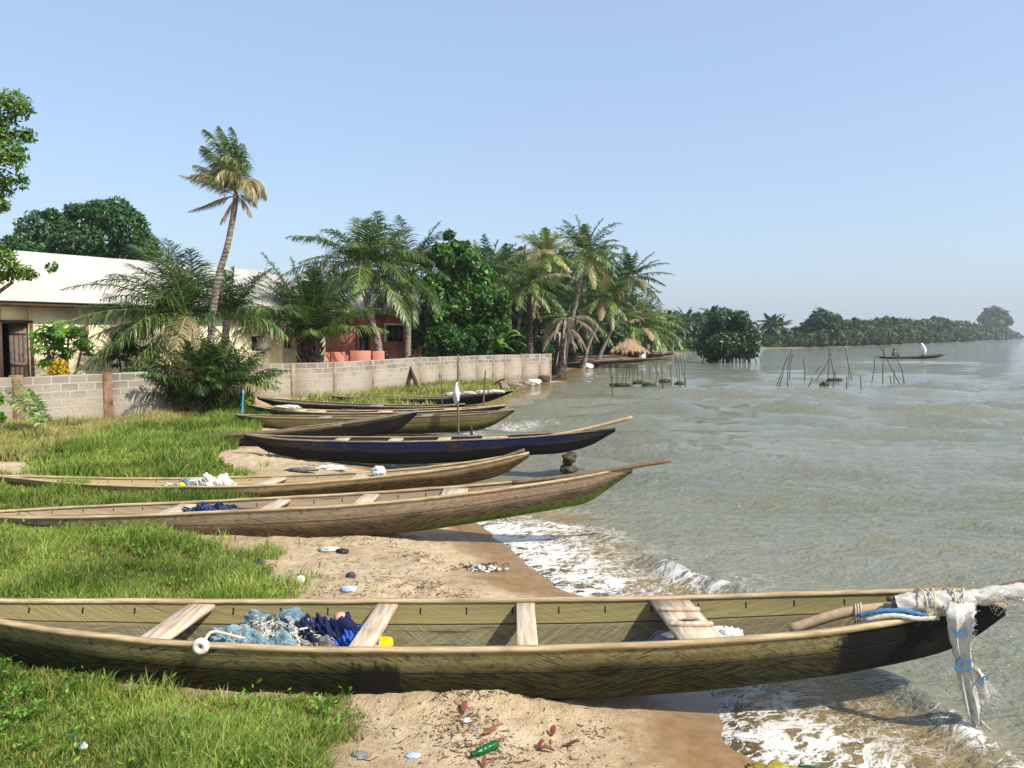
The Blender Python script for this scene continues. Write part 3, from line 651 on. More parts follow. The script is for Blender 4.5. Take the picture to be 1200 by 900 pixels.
# ------------------------------------------------------------------ block walls
def block_material(name, dark_top):
    m = NT(name); u = m.uv()
    uy = m.n('SeparateXYZ', out=1, i0=u)
    wob = m.n('VectorMath', {'operation': 'ADD'}, i0=u, i1=m.n('VectorMath', {'operation': 'SCALE'}, i0=m.noise(u, 5, 3, .6, out=1), Scale=.025))
    br = m.t.nodes.new('ShaderNodeTexBrick'); m.t.links.new(wob, br.inputs['Vector'])
    br.inputs['Scale'].default_value = 1; br.inputs['Brick Width'].default_value = .43; br.inputs['Row Height'].default_value = .2
    br.inputs['Mortar Size'].default_value = .02; br.inputs['Mortar Smooth'].default_value = .35; br.inputs['Bias'].default_value = -.1
    br.inputs['Color1'].default_value = C(92, 86, 78); br.inputs['Color2'].default_value = C(140, 130, 116); br.inputs['Mortar'].default_value = C(160, 151, 136)
    n = m.noise(u, 1.5, 5, .65); f = m.noise(u, 16, 5, .65)
    plaster = m.mix(m.ss(f, .3, .7), C(136, 126, 112), C(178, 166, 148))
    # the top course is bare, the lower ones are smeared with mortar
    bare = m.ss(m.math('ADD', uy, m.math('MULTIPLY', m.math('SUBTRACT', n, .5), 1.1)), .5, 1.05, .22, .82)
    col = m.mix(bare, plaster, br.outputs[0])
    col = m.mix(m.math('MULTIPLY', m.ss(f, .5, .75), .45), col, C(96, 86, 74))
    base = m.ss(m.math('ADD', uy, m.math('MULTIPLY', n, .3)), .32, .1)
    col = m.mix(m.math('MULTIPLY', base, .6), col, C(120, 104, 82))
    h = m.math('ADD', m.math('MULTIPLY', br.outputs[1], .5), m.math('MULTIPLY', f, .5))
    return m.surf(m.pbsdf(col, .92, m.bump(h, .6, .02), Specular_IOR_Level=.15))
BLOCK = block_material('concrete_blocks', 1)
PILLAR = simple('rusty_pillar', C(158, 130, 104), .9, .4, 4, .4, .15, C(84, 58, 42))
PILLAR2 = simple('stained_pillar', C(176, 158, 134), .9, .4, 3, .4, .15, C(104, 78, 58))
WTOP = 1.57
def block_wall(label, pts, pillars, pw, pm):
    pts = [np.array(p[:2]) for p in pts]
    root = thing('block_wall', label, 'wall', (*pts[0], hz(*pts[0])))
    org = np.array(root.location)
    ds = [0]+list(np.cumsum([np.linalg.norm(b-a) for a, b in zip(pts[:-1], pts[1:])]))
    def at(s):
        i = min(max(np.searchsorted(ds, s)-1, 0), len(pts)-2); t = (s-ds[i])/(ds[i+1]-ds[i])
        d_ = (pts[i+1]-pts[i])/np.linalg.norm(pts[i+1]-pts[i]); return pts[i]+(pts[i+1]-pts[i])*t, d_
    def s_of(px):
        ss_ = np.linspace(0, ds[-1], 800); pp = np.array([at(s)[0] for s in ss_])
        return ss_[np.argmin(np.abs((pp[:, 0]/(pp[:, 1]*math.cos(TH)+.09))*F+600-px))]
    cuts = [0]+[s_of(p) for p in pillars]+[ds[-1]]
    for k, (a, b) in enumerate(zip(cuts[:-1], cuts[1:])):
        if b-a < .2: continue
        a2, b2 = a+pw*.45, b-pw*.45; n = max(2, int((b2-a2)/.6)); V = []; U = []; Q = []
        for i, s in enumerate(np.linspace(a2, b2, n)):
            p, d_ = at(s); nn = np.array([d_[1], -d_[0]]); g = -.1
            top = WTOP+.012*math.sin(s*2.1+k)+.01*math.sin(s*7)
            for side in (1, -1):
                q = p+nn*.075*side
                for z in (g, top): V.append((q[0], q[1], z)); U.append((s, z-.35-.02))
        for i in range(n-1):
            o = i*4; Q += [(o, o+4, o+5, o+1), (o+2, o+3, o+7, o+6), (o+1, o+5, o+7, o+3)]
        Q += [(0, 1, 3, 2), ((n-1)*4, (n-1)*4+2, (n-1)*4+3, (n-1)*4+1)]
        fast_mesh('wall_panel', V, Q, None, BLOCK, root, uv=U, org=org)
    for px in pillars:
        s = s_of(px); p, d_ = at(s)
        mb = MB(); mb.box((p[0], p[1], .7), (pw, .2 if pw < .2 else .24, 2*(WTOP+(.01 if pw < .2 else .04)-.7)), ax=(*d_, 0)); bevel(mb.build('pillar', pm, root, org=org), .015, 1)
    return root, at, s_of
GZ = .36
wl = [G(-700, 600, GZ), G(-190, 520, GZ), G(0, 502, GZ), G(125, 491, GZ), G(212, 483.5, GZ), G(262, 478, GZ)]
block_wall('weathered grey block wall with rusty brown pillars in front of the cream house door', wl, [-420, -250, -105, 19, 124, 214], .24, PILLAR)
wr = [G(262, 468, GZ), G(284, 466.5, GZ), G(342, 464.3, GZ), G(391, 461.8, GZ), G(435, 456.5, GZ), G(491, 449.5, GZ), G(560, 444.5, GZ), G(645, 439.5, GZ)]
block_wall('long pale block wall running from the shrubs down to the water below the palms', wr, [284, 342, 391, 435, 491, 514, 537, 558, 577, 591, 612, 631, 644], .14, PILLAR2)
p = G(481, 450.5, GZ); q = P(480, 431, p[1]+.1); e_ = G(488, 453, GZ)
t = thing('leaning_slab', 'broken slab leaning against the long block wall', 'slab', p); mb = MB()
a = np.array([p[0]-.05, p[1]+.1, q[2]]); b = np.array([e_[0]+.15, e_[1]-.3, .32]); mb.box((a+b)/2, (np.linalg.norm(b-a), .5, .06), ax=b-a, up=(.2, 1, .4)); tag(mb.build('slab', BLOCK, t, org=p))
t.children[0].name = 'slab_board'

# ------------------------------------------------------------------ houses
def rects(u0, u1, z0, z1, ops):
    us = sorted({u0, u1, *[o[0] for o in ops], *[o[1] for o in ops]}); out = []
    for a, b in zip(us[:-1], us[1:]):
        zc = z0
        for o in sorted([o for o in ops if o[0] <= a+1e-6 and o[1] >= b-1e-6], key=lambda o: o[2]):
            if o[2] > zc: out.append((a, b, zc, o[2]))
            zc = o[3]
        if zc < z1: out.append((a, b, zc, z1))
    return out
class Facade:
    def __init__(s, o, d): s.o = np.array(o, float); s.d = np.array(d, float)/np.linalg.norm(d); s.n = np.array([s.d[1], -s.d[0]])
    def p(s, u, out, z): q = s.o+s.d*u+s.n*out; return np.array([q[0], q[1], z])
    def u_of(s, px):
        k = (px-600)/F/1.003; return (k*s.o[1]-s.o[0])/(s.d[0]-k*s.d[1])
    def box(s, mb, u0, u1, z0, z1, o0, o1):
        return mb.box(s.p((u0+u1)/2, (o0+o1)/2, (z0+z1)/2), (u1-u0, o1-o0, z1-z0), ax=(*s.d, 0))
def plaster(name, c, stain):
    m = NT(name); o = m.pos(); n = m.noise(o, .8, 5, .6); f = m.noise(o, 7, 5, .6); st = m.noise(m.map(o, (2.2, 2.2, .25)), 1., 4, .6)
    col = m.mix(m.math('MULTIPLY', m.ss(st, .48, .7), .5), c, stain); col = m.mix(m.math('MULTIPLY', m.ss(f, .45, .7), .25), col, tuple(x*.7 for x in c[:3])+(1,))
    return m.surf(m.pbsdf(col, .9, m.bump(f, .3, .01), Specular_IOR_Level=.15))
CREAM = plaster('cream_plaster', C(238, 226, 186), C(206, 186, 140)); PINK = plaster('pink_plaster', C(176, 110, 96), C(128, 80, 70))
TRIMC = simple('pale_trim', C(214, 206, 182), .85, .15); DARKT = simple('dark_timber', C(74, 58, 46), .85, .3, 12); INNER_SHADE = simple('painted_inner_shade', C(22, 20, 20), .95, .2)  # last one: shade of the interiors put into a near-black colour
GLASS = simple('dark_pane', C(44, 46, 50), .12, .2, 3, 0, .6); DOORW = simple('grey_door_boards', C(128, 112, 100), .8, .3, 6, .3, .2, C(78, 66, 58))
def metal_roof(name, c, c2, vec):
    m = NT(name); o = m.pos(); n = m.noise(o, .7, 5, .6); f = m.noise(o, 9, 4, .6)
    d = m.n('VectorMath', {'operation': 'DOT_PRODUCT'}, out=1, i0=o, i1=(*vec, 0))
    wv_ = m.math('SINE', m.math('MULTIPLY', d, 6.283/.11))
    col = m.mix(m.ss(n, .35, .65), c, c2); col = m.mix(m.math('MULTIPLY', m.ss(f, .55, .75), .3), col, C(150, 110, 84))
    return m.surf(m.pbsdf(col, .5, m.bump(wv_, .6, .025), Specular_IOR_Level=.4, Metallic=.1))
fh = Facade((-16.0, 24.0), (2.7, 3.7))
house = thing('cream_house', 'long cream plastered house with a pale corrugated metal roof behind the block wall', 'house', fh.p(3, 0, .3)); ho = np.array(house.location)
U1 = fh.u_of(381); EV = 3.75
def zat(px, py): u = fh.u_of(px); q = fh.p(u, 0, 0); return HC+q[1]*slope(py)
door = (fh.u_of(1.5), fh.u_of(34), .35, zat(18, 379))
wins = [(fh.u_of(294), fh.u_of(309), zat(300, 411), zat(300, 394)), (fh.u_of(332.5), fh.u_of(342.5), zat(337, 409), zat(337, 387)), (fh.u_of(93), fh.u_of(104), zat(98, 412), zat(98, 392)), (fh.u_of(130), fh.u_of(150), zat(140, 414), zat(140, 394))]
mb = MB()
for a, b, z0, z1 in rects(-7, U1, 0, EV, [door]+wins): fh.box(mb, a, b, z0, z1, -.2, 0)
fh.box(mb, -7, U1, 0, EV, -8.2, -8.0); mb.box(fh.p(U1-.1, -4.1, EV/2), (.2, 7.78, EV), ax=(*fh.d, 0))
mb.build('wall', CREAM, house, org=ho)
mb = MB(); fh.box(mb, -7, U1-.25, 0, EV, -1.1, -1.0); mb.build('shade_sheet', INNER_SHADE, house, org=ho)  # black sheet behind door and windows, the room's shade painted in
for k, (a, b, z0, z1) in enumerate(wins):
    mb = MB(); t_ = .06
    for r_ in ((a, b, z1-t_, z1), (a, b, z0, z0+t_), (a, a+t_, z0+t_, z1-t_), (b-t_, b, z0+t_, z1-t_), ((a+b)/2-.03, (a+b)/2+.03, z0+t_, z1-t_)): fh.box(mb, *r_, -.14, -.08)
    wo_ = mb.build('window', DARKT if k != 1 else TRIMC, house, org=ho)
    mb = MB(); fh.box(mb, a+t_, (a+b)/2-.03, z0+t_, z1-t_, -.12, -.1); mb.build('pane', GLASS, wo_, org=ho)
    mb = MB()
    if k == 0: fh.box(mb, (a+b)/2, b, z0+t_, z1-t_, -.07, -.04); mb.build('shutter', simple('white_shutter', C(190, 186, 180), .7, .1), wo_, org=ho)
    else: fh.box(mb, (a+b)/2+.03, b-t_, z0+t_, z1-t_, -.12, -.1); mb.build('pane', GLASS, wo_, org=ho)
    mb = MB(); fh.box(mb, a-.06, b+.06, z0-.07, z0-.002, -.1, .06); mb.build('sill', TRIMC, wo_, org=ho)
mb = MB(); a, b, z0, z1 = door
for r_ in ((a-.1, a, z0, z1+.1), (b, b+.1, z0, z1+.1), (a, b, z1, z1+.1)): fh.box(mb, *r_, -.15, .03)
mb.build('door_frame', DARKT, house, org=ho)
mb = MB(); dl = (b-a)*.62; hinge = fh.p(b-.03, -.12, 0); dd_ = -fh.d*math.cos(R(28))-fh.n*math.sin(R(28))
for k in range(4):
    c_ = hinge[:2]+dd_*(dl*(k+.5)/4); mb.box((c_[0], c_[1], (z0+z1)/2), (dl/4-.012, .035, z1-z0-.05), ax=(*dd_, 0))
for zz in (z0+.3, z1-.3, (z0+z1)/2):
    c_ = hinge[:2]+dd_*dl/2; mb.box((c_[0]+fh.n[0]*.03, c_[1]+fh.n[1]*.03, zz), (dl*.95, .025, .1), ax=(*dd_, 0))
mb.build('door', DOORW, house, org=ho)
mb = MB(); up_ = fh.u_of(329); fh.box(mb, up_-.12, up_+.12, 0, EV, .002, .06); mb.build('pilaster', CREAM, house, org=ho)
mb = MB(); RZ = 5.62
for s_ in (1, -1):
    e0 = .55 if s_ == 1 else -8.75; 
    A, B = fh.p(-7.5, e0, EV-.12 if s_ == 1 else EV-.12), fh.p(U1+.4, e0, EV-.12); Cc, Dd = fh.p(U1+.4, -4.1, RZ), fh.p(-7.5, -4.1, RZ); dn = np.array([0, 0, .04])
    mb.add([A, B, Cc, Dd, A+dn, B+dn, Cc+dn, Dd+dn], [(0, 3, 2, 1), (4, 5, 6, 7), (0, 1, 5, 4), (1, 2, 6, 5), (3, 0, 4, 7)])
mb.build('roof', metal_roof('corrugated_roof', C(212, 206, 194), C(192, 184, 170), fh.d), house, org=ho)
mb = MB(); fh.box(mb, -7.4, U1+.35, EV-.28, EV-.125, .46, .5); mb.build('fascia', DARKT, house, org=ho)
mb = MB(); mb.add([fh.p(U1, -8, EV), fh.p(U1, 0, EV), fh.p(U1, -4.1, RZ-.1)], T=[(0, 1, 2)]); mb.build('gable', CREAM, house, org=ho)

fp = Facade(P(398, 400, 40.5)[:2], P(572, 400, 46)[:2]-P(398, 400, 40.5)[:2])
ph = thing('pink_house', 'pink walled house half hidden by palms beyond the long block wall', 'house', fp.p(3, 0, .4)); po = np.array(ph.location)
L = fp.u_of(572); 
def zp(px, py): return HC+fp.p(fp.u_of(px), 0, 0)[1]*slope(py)
pops = [(fp.u_of(420), fp.u_of(433), .6, zp(426, 387)), (fp.u_of(452), fp.u_of(473), zp(462, 400), zp(462, 381)), (fp.u_of(500), fp.u_of(512), zp(506, 402), zp(506, 386))]
mb = MB()
for r_ in rects(0, L, 0, 3.75, pops): fp.box(mb, *r_, -.2, 0)
mb.box(fp.p(.1, -3.2, 1.87), (.2, 5.98, 3.74), ax=(*fp.d, 0)); mb.box(fp.p(L-.1, -3.2, 1.87), (.2, 5.98, 3.74), ax=(*fp.d, 0)); fp.box(mb, 0, L, 0, 3.74, -6.4, -6.2)
mb.build('wall', PINK, ph, org=po)
mb = MB(); fp.box(mb, .25, L-.25, 0, 3.7, -1, -.9); mb.build('shade_sheet', INNER_SHADE, ph, org=po)  # dark sheet closing the openings; unlit rooms put into its colour
for k, (a, b, z0, z1) in enumerate(pops):
    mb = MB()
    for r_ in ((a-.12, b+.12, z1, z1+.12), (a-.12, a, z0, z1), (b, b+.12, z0, z1)): fp.box(mb, *r_, .002, .1)
    wo_ = mb.build('door_surround' if k == 0 else 'window', PINK if k == 0 else TRIMC, ph, org=po)
    mb = MB(); nb = 1 if k == 0 else 3
    for j in range(nb): fp.box(mb, a+(b-a)*j/nb+.03, a+(b-a)*(j+1)/nb-.03, z0+.03, z1-.03, -.14, -.11)
    mb.build('pane', GLASS, wo_, org=po)
mb = MB(); 
for a, b, c_, d_ in ((fp.p(-.6, .7, 3.7), fp.p(L+.6, .7, 3.7), fp.p(L-2, -3.2, 4.6), fp.p(2, -3.2, 4.6)), (fp.p(L+.6, -7, 3.7), fp.p(-.6, -7, 3.7), fp.p(2, -3.2, 4.6), fp.p(L-2, -3.2, 4.6))):
    dn = np.array([0, 0, .06]); mb.add([a, b, c_, d_, a+dn, b+dn, c_+dn, d_+dn], [(0, 3, 2, 1), (4, 5, 6, 7), (0, 1, 5, 4), (1, 2, 6, 5), (3, 0, 4, 7)])
for e0, e1, sgn in ((-.6, 2, 1), (L+.6, L-2, -1)):
    mb.add([fp.p(e0, .7, 3.76), fp.p(e0, -7, 3.76), fp.p(e1, -3.2, 4.66)], T=[(0, 1, 2)])
mb.build('roof', metal_roof('pink_house_roof', C(176, 150, 136), C(150, 120, 106), fp.d), ph, org=po)
t = thing('terrace_parapet', 'low pink terrace parapet showing above the block wall in front of the pink house', 'parapet', P(410, 420, 35))
oo = np.array(t.location); PINKL = plaster('light_pink_plaster', C(206, 134, 116), C(160, 98, 84))
for a, b, y0, y1 in ((370, 387, 413, 424), (388.5, 404, 412.5, 424), (411, 434, 411, 424), (437, 450, 411.5, 424)):
    A, B = P(a, y1, 35), P(b, y0, 35); mb = MB(); mb.box(((A[0]+B[0])/2, 35, (.3+B[2])/2), (B[0]-A[0], .3, B[2]-.3)); bevel(mb.build('block', PINKL, t, org=oo), .02, 1)
A, B = P(389, 420, 35.1), P(437, 418.5, 35.1); mb = MB(); mb.box(((A[0]+B[0])/2, 35.0, 1.3), (B[0]-A[0], .18, .8)); mb.build('rail_wall', PINK, t, org=oo)

# ------------------------------------------------------------------ thatched hut on the shore
THATCH = simple('thatch', C(186, 156, 124), .95, .4, 14, .8, .1, C(110, 86, 66))
D = 76; A, B = P(720, 420.5, D), P(753, 420.5, D); gx0, gx1 = A[0], B[0]; gz = max(hz(gx0, D), .25); 
hut = thing('thatched_hut', 'small open hut with a thatched roof beside the beached canoes', 'hut', ((gx0+gx1)/2, D, gz)); oo = np.array(hut.location)
ez = P(730, 410, D)[2]; tz = P(730, 397, D)[2]
for x_, y_ in ((gx0+.3, D-1), (gx0+1.1, D-1.05), (gx1-.3, D-1), (gx0+.3, D+1.2), (gx1-.3, D+1.2), (gx0+1.9, D-1)):
    mb = MB(); mb.tube([(x_, y_, gz-.3), (x_+.03, y_, ez+.2)], .06); mb.build('post', DARKWOOD, hut, org=oo)
mb = MB(); n = 40; V = []; rr = np.random.default_rng(4)
for k, (f_, zz) in enumerate(((1.0, ez-.15), (.7, ez+(tz-ez)*.28), (.38, ez+(tz-ez)*.62), (.0, tz))):
    for i in range(n):
        a_ = 2*math.pi*i/n; cx = (gx0+gx1)/2; hw = (gx1-gx0)/2+.35
        sx = np.sign(math.cos(a_))*abs(math.cos(a_))**.9*hw*(f_ if k else 1)+.0; sy = np.sign(math.sin(a_))*abs(math.sin(a_))**.9*1.9*f_
        if k == 3: sx = math.cos(a_)*hw*.25
        V.append((cx+sx+rr.normal()*.05, D+sy, zz+rr.normal()*.06*(1+2*(k == 0))))
mb.add(V, [(k*n+i, k*n+(i+1) % n, (k+1)*n+(i+1) % n, (k+1)*n+i) for k in range(3) for i in range(n)]); 
for k in range(420):
    a_ = rr.uniform(0, 6.283); f_ = rr.uniform(.15, 1.02); q = np.array([cx+math.cos(a_)*hw*f_, D+math.sin(a_)*1.9*f_, ez-.1+(tz-ez)*(1-f_)**.9]); o_ = np.array([math.cos(a_)*.3, math.sin(a_)*.25, -.28])*rr.uniform(.6, 1.5); mb.tube([q, q+o_], .03, 3, False)
o = mb.build('thatch_roof', THATCH, hut, org=oo)
sm = o.modifiers.new('thick', 'SOLIDIFY'); sm.thickness = .12
mb = MB(); mb.box(((gx0+gx1)/2, D+1.1, (gz+ez)/2), (gx1-gx0-.5, .06, ez-gz)); mb.build('back_wall', INNER_SHADE, hut, org=oo)  # shade under the thatch is put into the wall's black
wx0, wx1 = P(748.5, 415, D-1.3)[0], P(756.5, 415, D-1.3)[0]; mb = MB(); mb.box(((wx0+wx1)/2, D-1.3, gz+.45), (wx1-wx0, .05, .85), up=(0, .15, 1)); bevel(mb.build('white_panel', simple('white_board', C(226, 226, 226), .6, .06), hut, org=oo), .02, 1)
D = 150; A = P(786, 397, D); B = P(792, 393.5, D)
D = 132; A, B = P(779, 402, D), P(791, 394, D); t = thing('distant_cottage', 'small pale roofed cottage among the far shoreline greenery', 'house', (A[0], D, 0)); oo = np.array(t.location)
mb = MB(); mb.box(((A[0]+B[0])/2, D+1, 1.0), (B[0]-A[0], 2, 2.0)); mb.build('wall', TRIMC, t, org=oo)
mb = MB(); x0_, x1_ = A[0]-.2, B[0]+.2; mb.add([(x0_, D-.3, 1.8), (x1_, D-.3, 1.8), (x1_, D+1, 2.5), (x0_, D+1, 2.5), (x0_, D+2.3, 1.8), (x1_, D+2.3, 1.8)], [(0, 1, 2, 3), (3, 2, 5, 4)], [(0, 3, 4), (1, 5, 2)]); mb.build('roof', simple('pale_sheet_roof', C(206, 200, 196), .6, .1), t, org=oo)
# ------------------------------------------------------------------ palms
PALM = foliage('palm_leaf', C(34, 56, 26), C(74, 104, 42), C(168, 180, 98), C(190, 166, 128), .36, .4, .5)
PALM_DEAD = foliage('dry_palm_leaf', C(136, 120, 102), C(172, 154, 134), C(208, 192, 170), C(160, 144, 122), .25, .7, .2)
def trunk_mat(name, c, c2):
    m = NT(name); p = m.obj(); z = m.n('SeparateXYZ', out=2, i0=p); n = m.noise(p, 5, 5, .65)
    ring = m.math('SINE', m.math('ADD', m.math('MULTIPLY', z, 52), m.math('MULTIPLY', n, 14)))
    col = m.mix(m.ss(n, .35, .65), c, c2); col = m.mix(m.math('MULTIPLY', m.math('MULTIPLY', m.ss(ring, .3, 1.), m.ss(n, .35, .6)), .45), col, tuple(x*.4 for x in c2[:3])+(1,))
    return m.surf(m.pbsdf(col, .9, m.bump(ring, .5, .02), Specular_IOR_Level=.15))
TRUNK = trunk_mat('palm_trunk_bark', C(158, 146, 132), C(108, 96, 84)); BARK = simple('tree_bark', C(110, 92, 74), .9, .35, 6, .5, .15)
TRUNK_DARK = trunk_mat('dark_palm_bark', C(96, 86, 76), C(58, 50, 44))
class Fr:
    def __init__(s): s.V = []; s.Q = []; s.T = []; s.t = []; s.d = []; s.n = 0
    def add(s, V, Q, T, t, d):
        s.V.append(V); s.Q.append(np.asarray(Q).reshape(-1, 4)+s.n); s.T.append(np.asarray(T).reshape(-1, 3)+s.n); s.t.append(t); s.d.append(d); s.n += len(V)
    def build(s, name, mat, parent, org):
        return fast_mesh(name, np.vstack(s.V), np.vstack(s.Q), np.vstack(s.T), mat, parent, attrs={'tint': np.concatenate(s.t), 'dry': np.concatenate(s.d)}, org=org)
def nrm(a): return a/(np.linalg.norm(a, axis=-1, keepdims=True)+1e-9)
def frond(fr, base, az_, el_, L, droop, r, nl=34, ll=.55, lw=.035, hang=.5, wind=(0, 0, 0), tint=.5, dry=0., vee=.25, fold=1.):
    s = np.linspace(0, 1, nl); d0 = np.array([math.cos(az_)*math.cos(el_), math.sin(az_)*math.cos(el_), math.sin(el_)])
    dr = nrm(d0+np.outer(s**1.4, [0, 0, -droop])+np.outer(s, np.array(wind)))
    p = np.array(base)+np.concatenate([[[0, 0, 0]], np.cumsum(dr[:-1], 0)])*L/(nl-1)
    side = nrm(np.cross(dr, np.array([math.sin(az_)*.02, .013, 1.])))
    upv = np.cross(side, dr)
    k = s > .14; n = k.sum(); prof = (np.sin(np.pi*(.12+.86*s[k]))**.55)*(1-.25*s[k])
    for sg in (-1, 1):
        jit = r.normal(0, .17, (n, 3))
        ld = nrm(dr[k]*(.42+.5*s[k])[:, None]+side[k]*sg*fold+upv[k]*vee+jit+np.array(wind)*.7+np.array([0, 0, -hang])*.35)
        ld2 = nrm(ld+np.array([0, 0, -hang])*r.uniform(.6, 1.5, (n, 1))+np.array(wind)*.8)
        l = (ll*prof*r.uniform(.8, 1.15, n))[:, None]
        wv_ = nrm(dr[k]-ld*(dr[k]*ld).sum(1)[:, None])*lw*r.uniform(.7, 1.2, (n, 1))
        a = p[k]; m1 = a+ld*l*.5; e = m1+ld2*l*.5
        V = np.stack([a-wv_*.5, a+wv_*.5, m1-wv_*.55, m1+wv_*.55, e], 1).reshape(-1, 3); i = np.arange(n)[:, None]*5
        tt = np.clip(np.repeat(tint+r.normal(0, .2, n), 5), 0, 1); dd = np.clip(np.repeat(dry+r.normal(0, .08, n)*(dry > .02), 5), 0, 1)
        fr.add(V, i+np.array([[0, 1, 3, 2]]), i+np.array([[2, 3, 4]]), tt, dd)
    w_ = (.035*L/4*(1-.85*s))[:, None]+.006
    V = np.stack([p-side*w_, p+side*w_, p-upv*w_*1.2], 1).reshape(-1, 3); i = np.arange(nl-1)[:, None]*3
    fr.add(V, np.concatenate([i+np.array([[0, 1, 4, 3]]), i+np.array([[1, 2, 5, 4]]), i+np.array([[2, 0, 3, 5]])]), np.zeros((0, 3), int), np.full(nl*3, min(1, tint+.35)), np.full(nl*3, min(1, dry+.15)))
def curve3(pts, n=24):
    pts = np.array(pts, float); s = np.linspace(0, len(pts)-1, n); return np.stack([interp(np.arange(len(pts)), pts[:, k], s) for k in range(3)], 1)
def trunk(pts, r0, r1, mat, root, org, name='trunk', n=8, flare=1.5):
    c = curve3(pts, 40); s = np.linspace(0, 1, 40); rr = r0+(r1-r0)*s+r0*(flare-1)*np.exp(-s*14)+.004*np.sin(s*260)
    return MB().tube(c, rr, n).build(name, mat, root, True, org=org)
def palm(name, label, base, pts, nf, L, seed, cat='palm tree', group=None, r0=.15, r1=.1, el=(-.5, 1.35), droop=.9, wind=(0, 0, 0), tint=.4, dead=0, nl=34, ll=.6, lw=.03, dryf=.08, bark=None, nuts=0, azs=None):
    """pts: trunk axis from the ground to the crown"""
    r = np.random.default_rng(seed); root = thing(name, label, cat, base, group); org = np.array(base, float)
    if pts is not None: trunk(pts, r0, r1, bark or TRUNK, root, org); top = np.array(pts[-1])
    else: top = org+np.array([0, 0, .15])
    fr = Fr()
    for k in range(nf):
        u = (k+.5)/nf; a = k*2.39996+r.normal(0, .25) if azs is None else azs[0]+(azs[1]-azs[0])*((k*.618) % 1)
        e = el[1]+(el[0]-el[1])*u**.85+r.normal(0, .1)
        old = sstep(.6, 1., u)
        frond(fr, top+np.array([math.cos(a), math.sin(a), 0])*.06, a, e, L*r.uniform(.8, 1.1)*(1-.25*(1-u)*(u < .2)), droop*(.55+.8*u)*r.uniform(.75, 1.25), r, nl, ll*1.12, lw*(1.25 if base[1] > 45 else 1.1), .5+.8*u, wind, tint+.22*old+r.normal(0, .1), float(r.random() < dryf*2*old+dryf*.4)*r.uniform(.4, .9), .3-.35*u)
    fr.build('crown', PALM, root, org)
    for k in range(dead):
        f2 = Fr(); a = r.uniform(0, 6.28); frond(f2, top+np.array([math.cos(a), math.sin(a), -.5])*.1, a, -.5-r.random()*.5, L*.75, 1.4, r, nl, ll*.8, lw*.6, 1.1, wind, .5, .6, -.3, .6); f2.build('dead_frond', PALM_DEAD, root, org)
    if nuts:
        for k in range(nuts):
            a = k*2.4; mb = MB(); blob(mb, top+np.array([math.cos(a)*.2, math.sin(a)*.2, -.25-.06*(k % 3)]), (.12, .12, .14), 1, .05, k); mb.build('coconut', simple('coconut_husk', C(190, 150, 50), .6, .2) if k == 0 else bpy.data.materials['coconut_husk'], root, True, org=org)
    return root
def gnd(px, py): g = ground_at(px, py); return g
def pl(D, *pp):                                          # trunk axis from pixels, all at distance D
    return [P(a, b, D) for a, b in pp]
# the tall wind-blown palm in front of the wall
b = gnd(248, 478); D = b[1]
tp = [b-np.array([0, 0, .2])]+pl(D, (247, 455), (247, 410), (249, 370), (256, 325), (266, 290), (273, 255), (277, 228))
root = thing('coconut_palm', 'tall bare trunk palm with a ragged wind blown crown above the shrubs', 'palm tree', b); org = np.array(b)
trunk(tp, .14, .085, TRUNK, root, org); top = np.array(tp[-1]); r = np.random.default_rng(21); fr = Fr()
for k, (a, e, L, dr_, dy) in enumerate(((2.9, 1.25, 1.7, .3, 0), (1.6, 1.45, 1.9, .25, 0), (.4, 1.3, 1.6, .6, 0), (2.4, 1.0, 1.6, .4, .1), (3.3, .95, 1.6, .5, .35), (4.2, 1.2, 1.7, .5, 0), (5.2, 1.1, 1.6, .9, .25), (2.0, 1.1, 1.8, .3, 0), (.2, .9, 1.4, 1.7, .6), (6.0, .7, 1.2, 2.2, .75), (3.6, .65, 1.4, .7, .5), (2.6, .75, 1.5, .6, .15),
        (4.8, .8, 1.4, 1.3, .6), (1.0, 1.2, 1.8, .5, 0), (3.0, 1.5, 1.9, .2, .05), (1.2, 1.0, 1.6, .8, 0), (3.1, 1.1, 1.6, .5, .2), (5.8, .5, 1.0, 2.4, .8), (.6, .6, 1.1, 2.2, .5), (5.5, 1.25, 1.5, 1.0, 0), (.0, 1.4, 1.7, .6, 0), (4.5, .5, 1.1, 1.8, .5), (3.8, 1.3, 1.7, .5, 0), (2.2, 1.35, 1.85, .3, 0))):
    frond(fr, top+np.array([0, 0, .03*k-.1]), a, e, L*.97, dr_*1.35, r, 60, .7, .022, 1.0, (-.38, .1, .0), .34+.25*(dy > .2), dy*.75, -.1, .4)
fr.build('crown', PALM, root, org)
for a, e, L, dr_, wnd in ((3.25, .45, 1.75, .1, (-.5, 0, .0)), (3.3, -.35, 1.5, .3, (-.5, 0, .05)), (3.0, -.1, 1.25, .6, (-.6, 0, -.2)), (6.1, .1, .8, 1.6, (.1, 0, -.2)), (5.9, -.5, .9, .9, (0, 0, -.5)), (3.6, -1.0, 1.0, .3, (-.1, 0, -.2))):
    f2 = Fr(); frond(f2, top+np.array([0, 0, -.02]), a, e, L, dr_, r, 40, .42, .02, 1.1, wnd, .45, .45, -.1, .4); f2.build('dead_frond', PALM_DEAD, root, org)

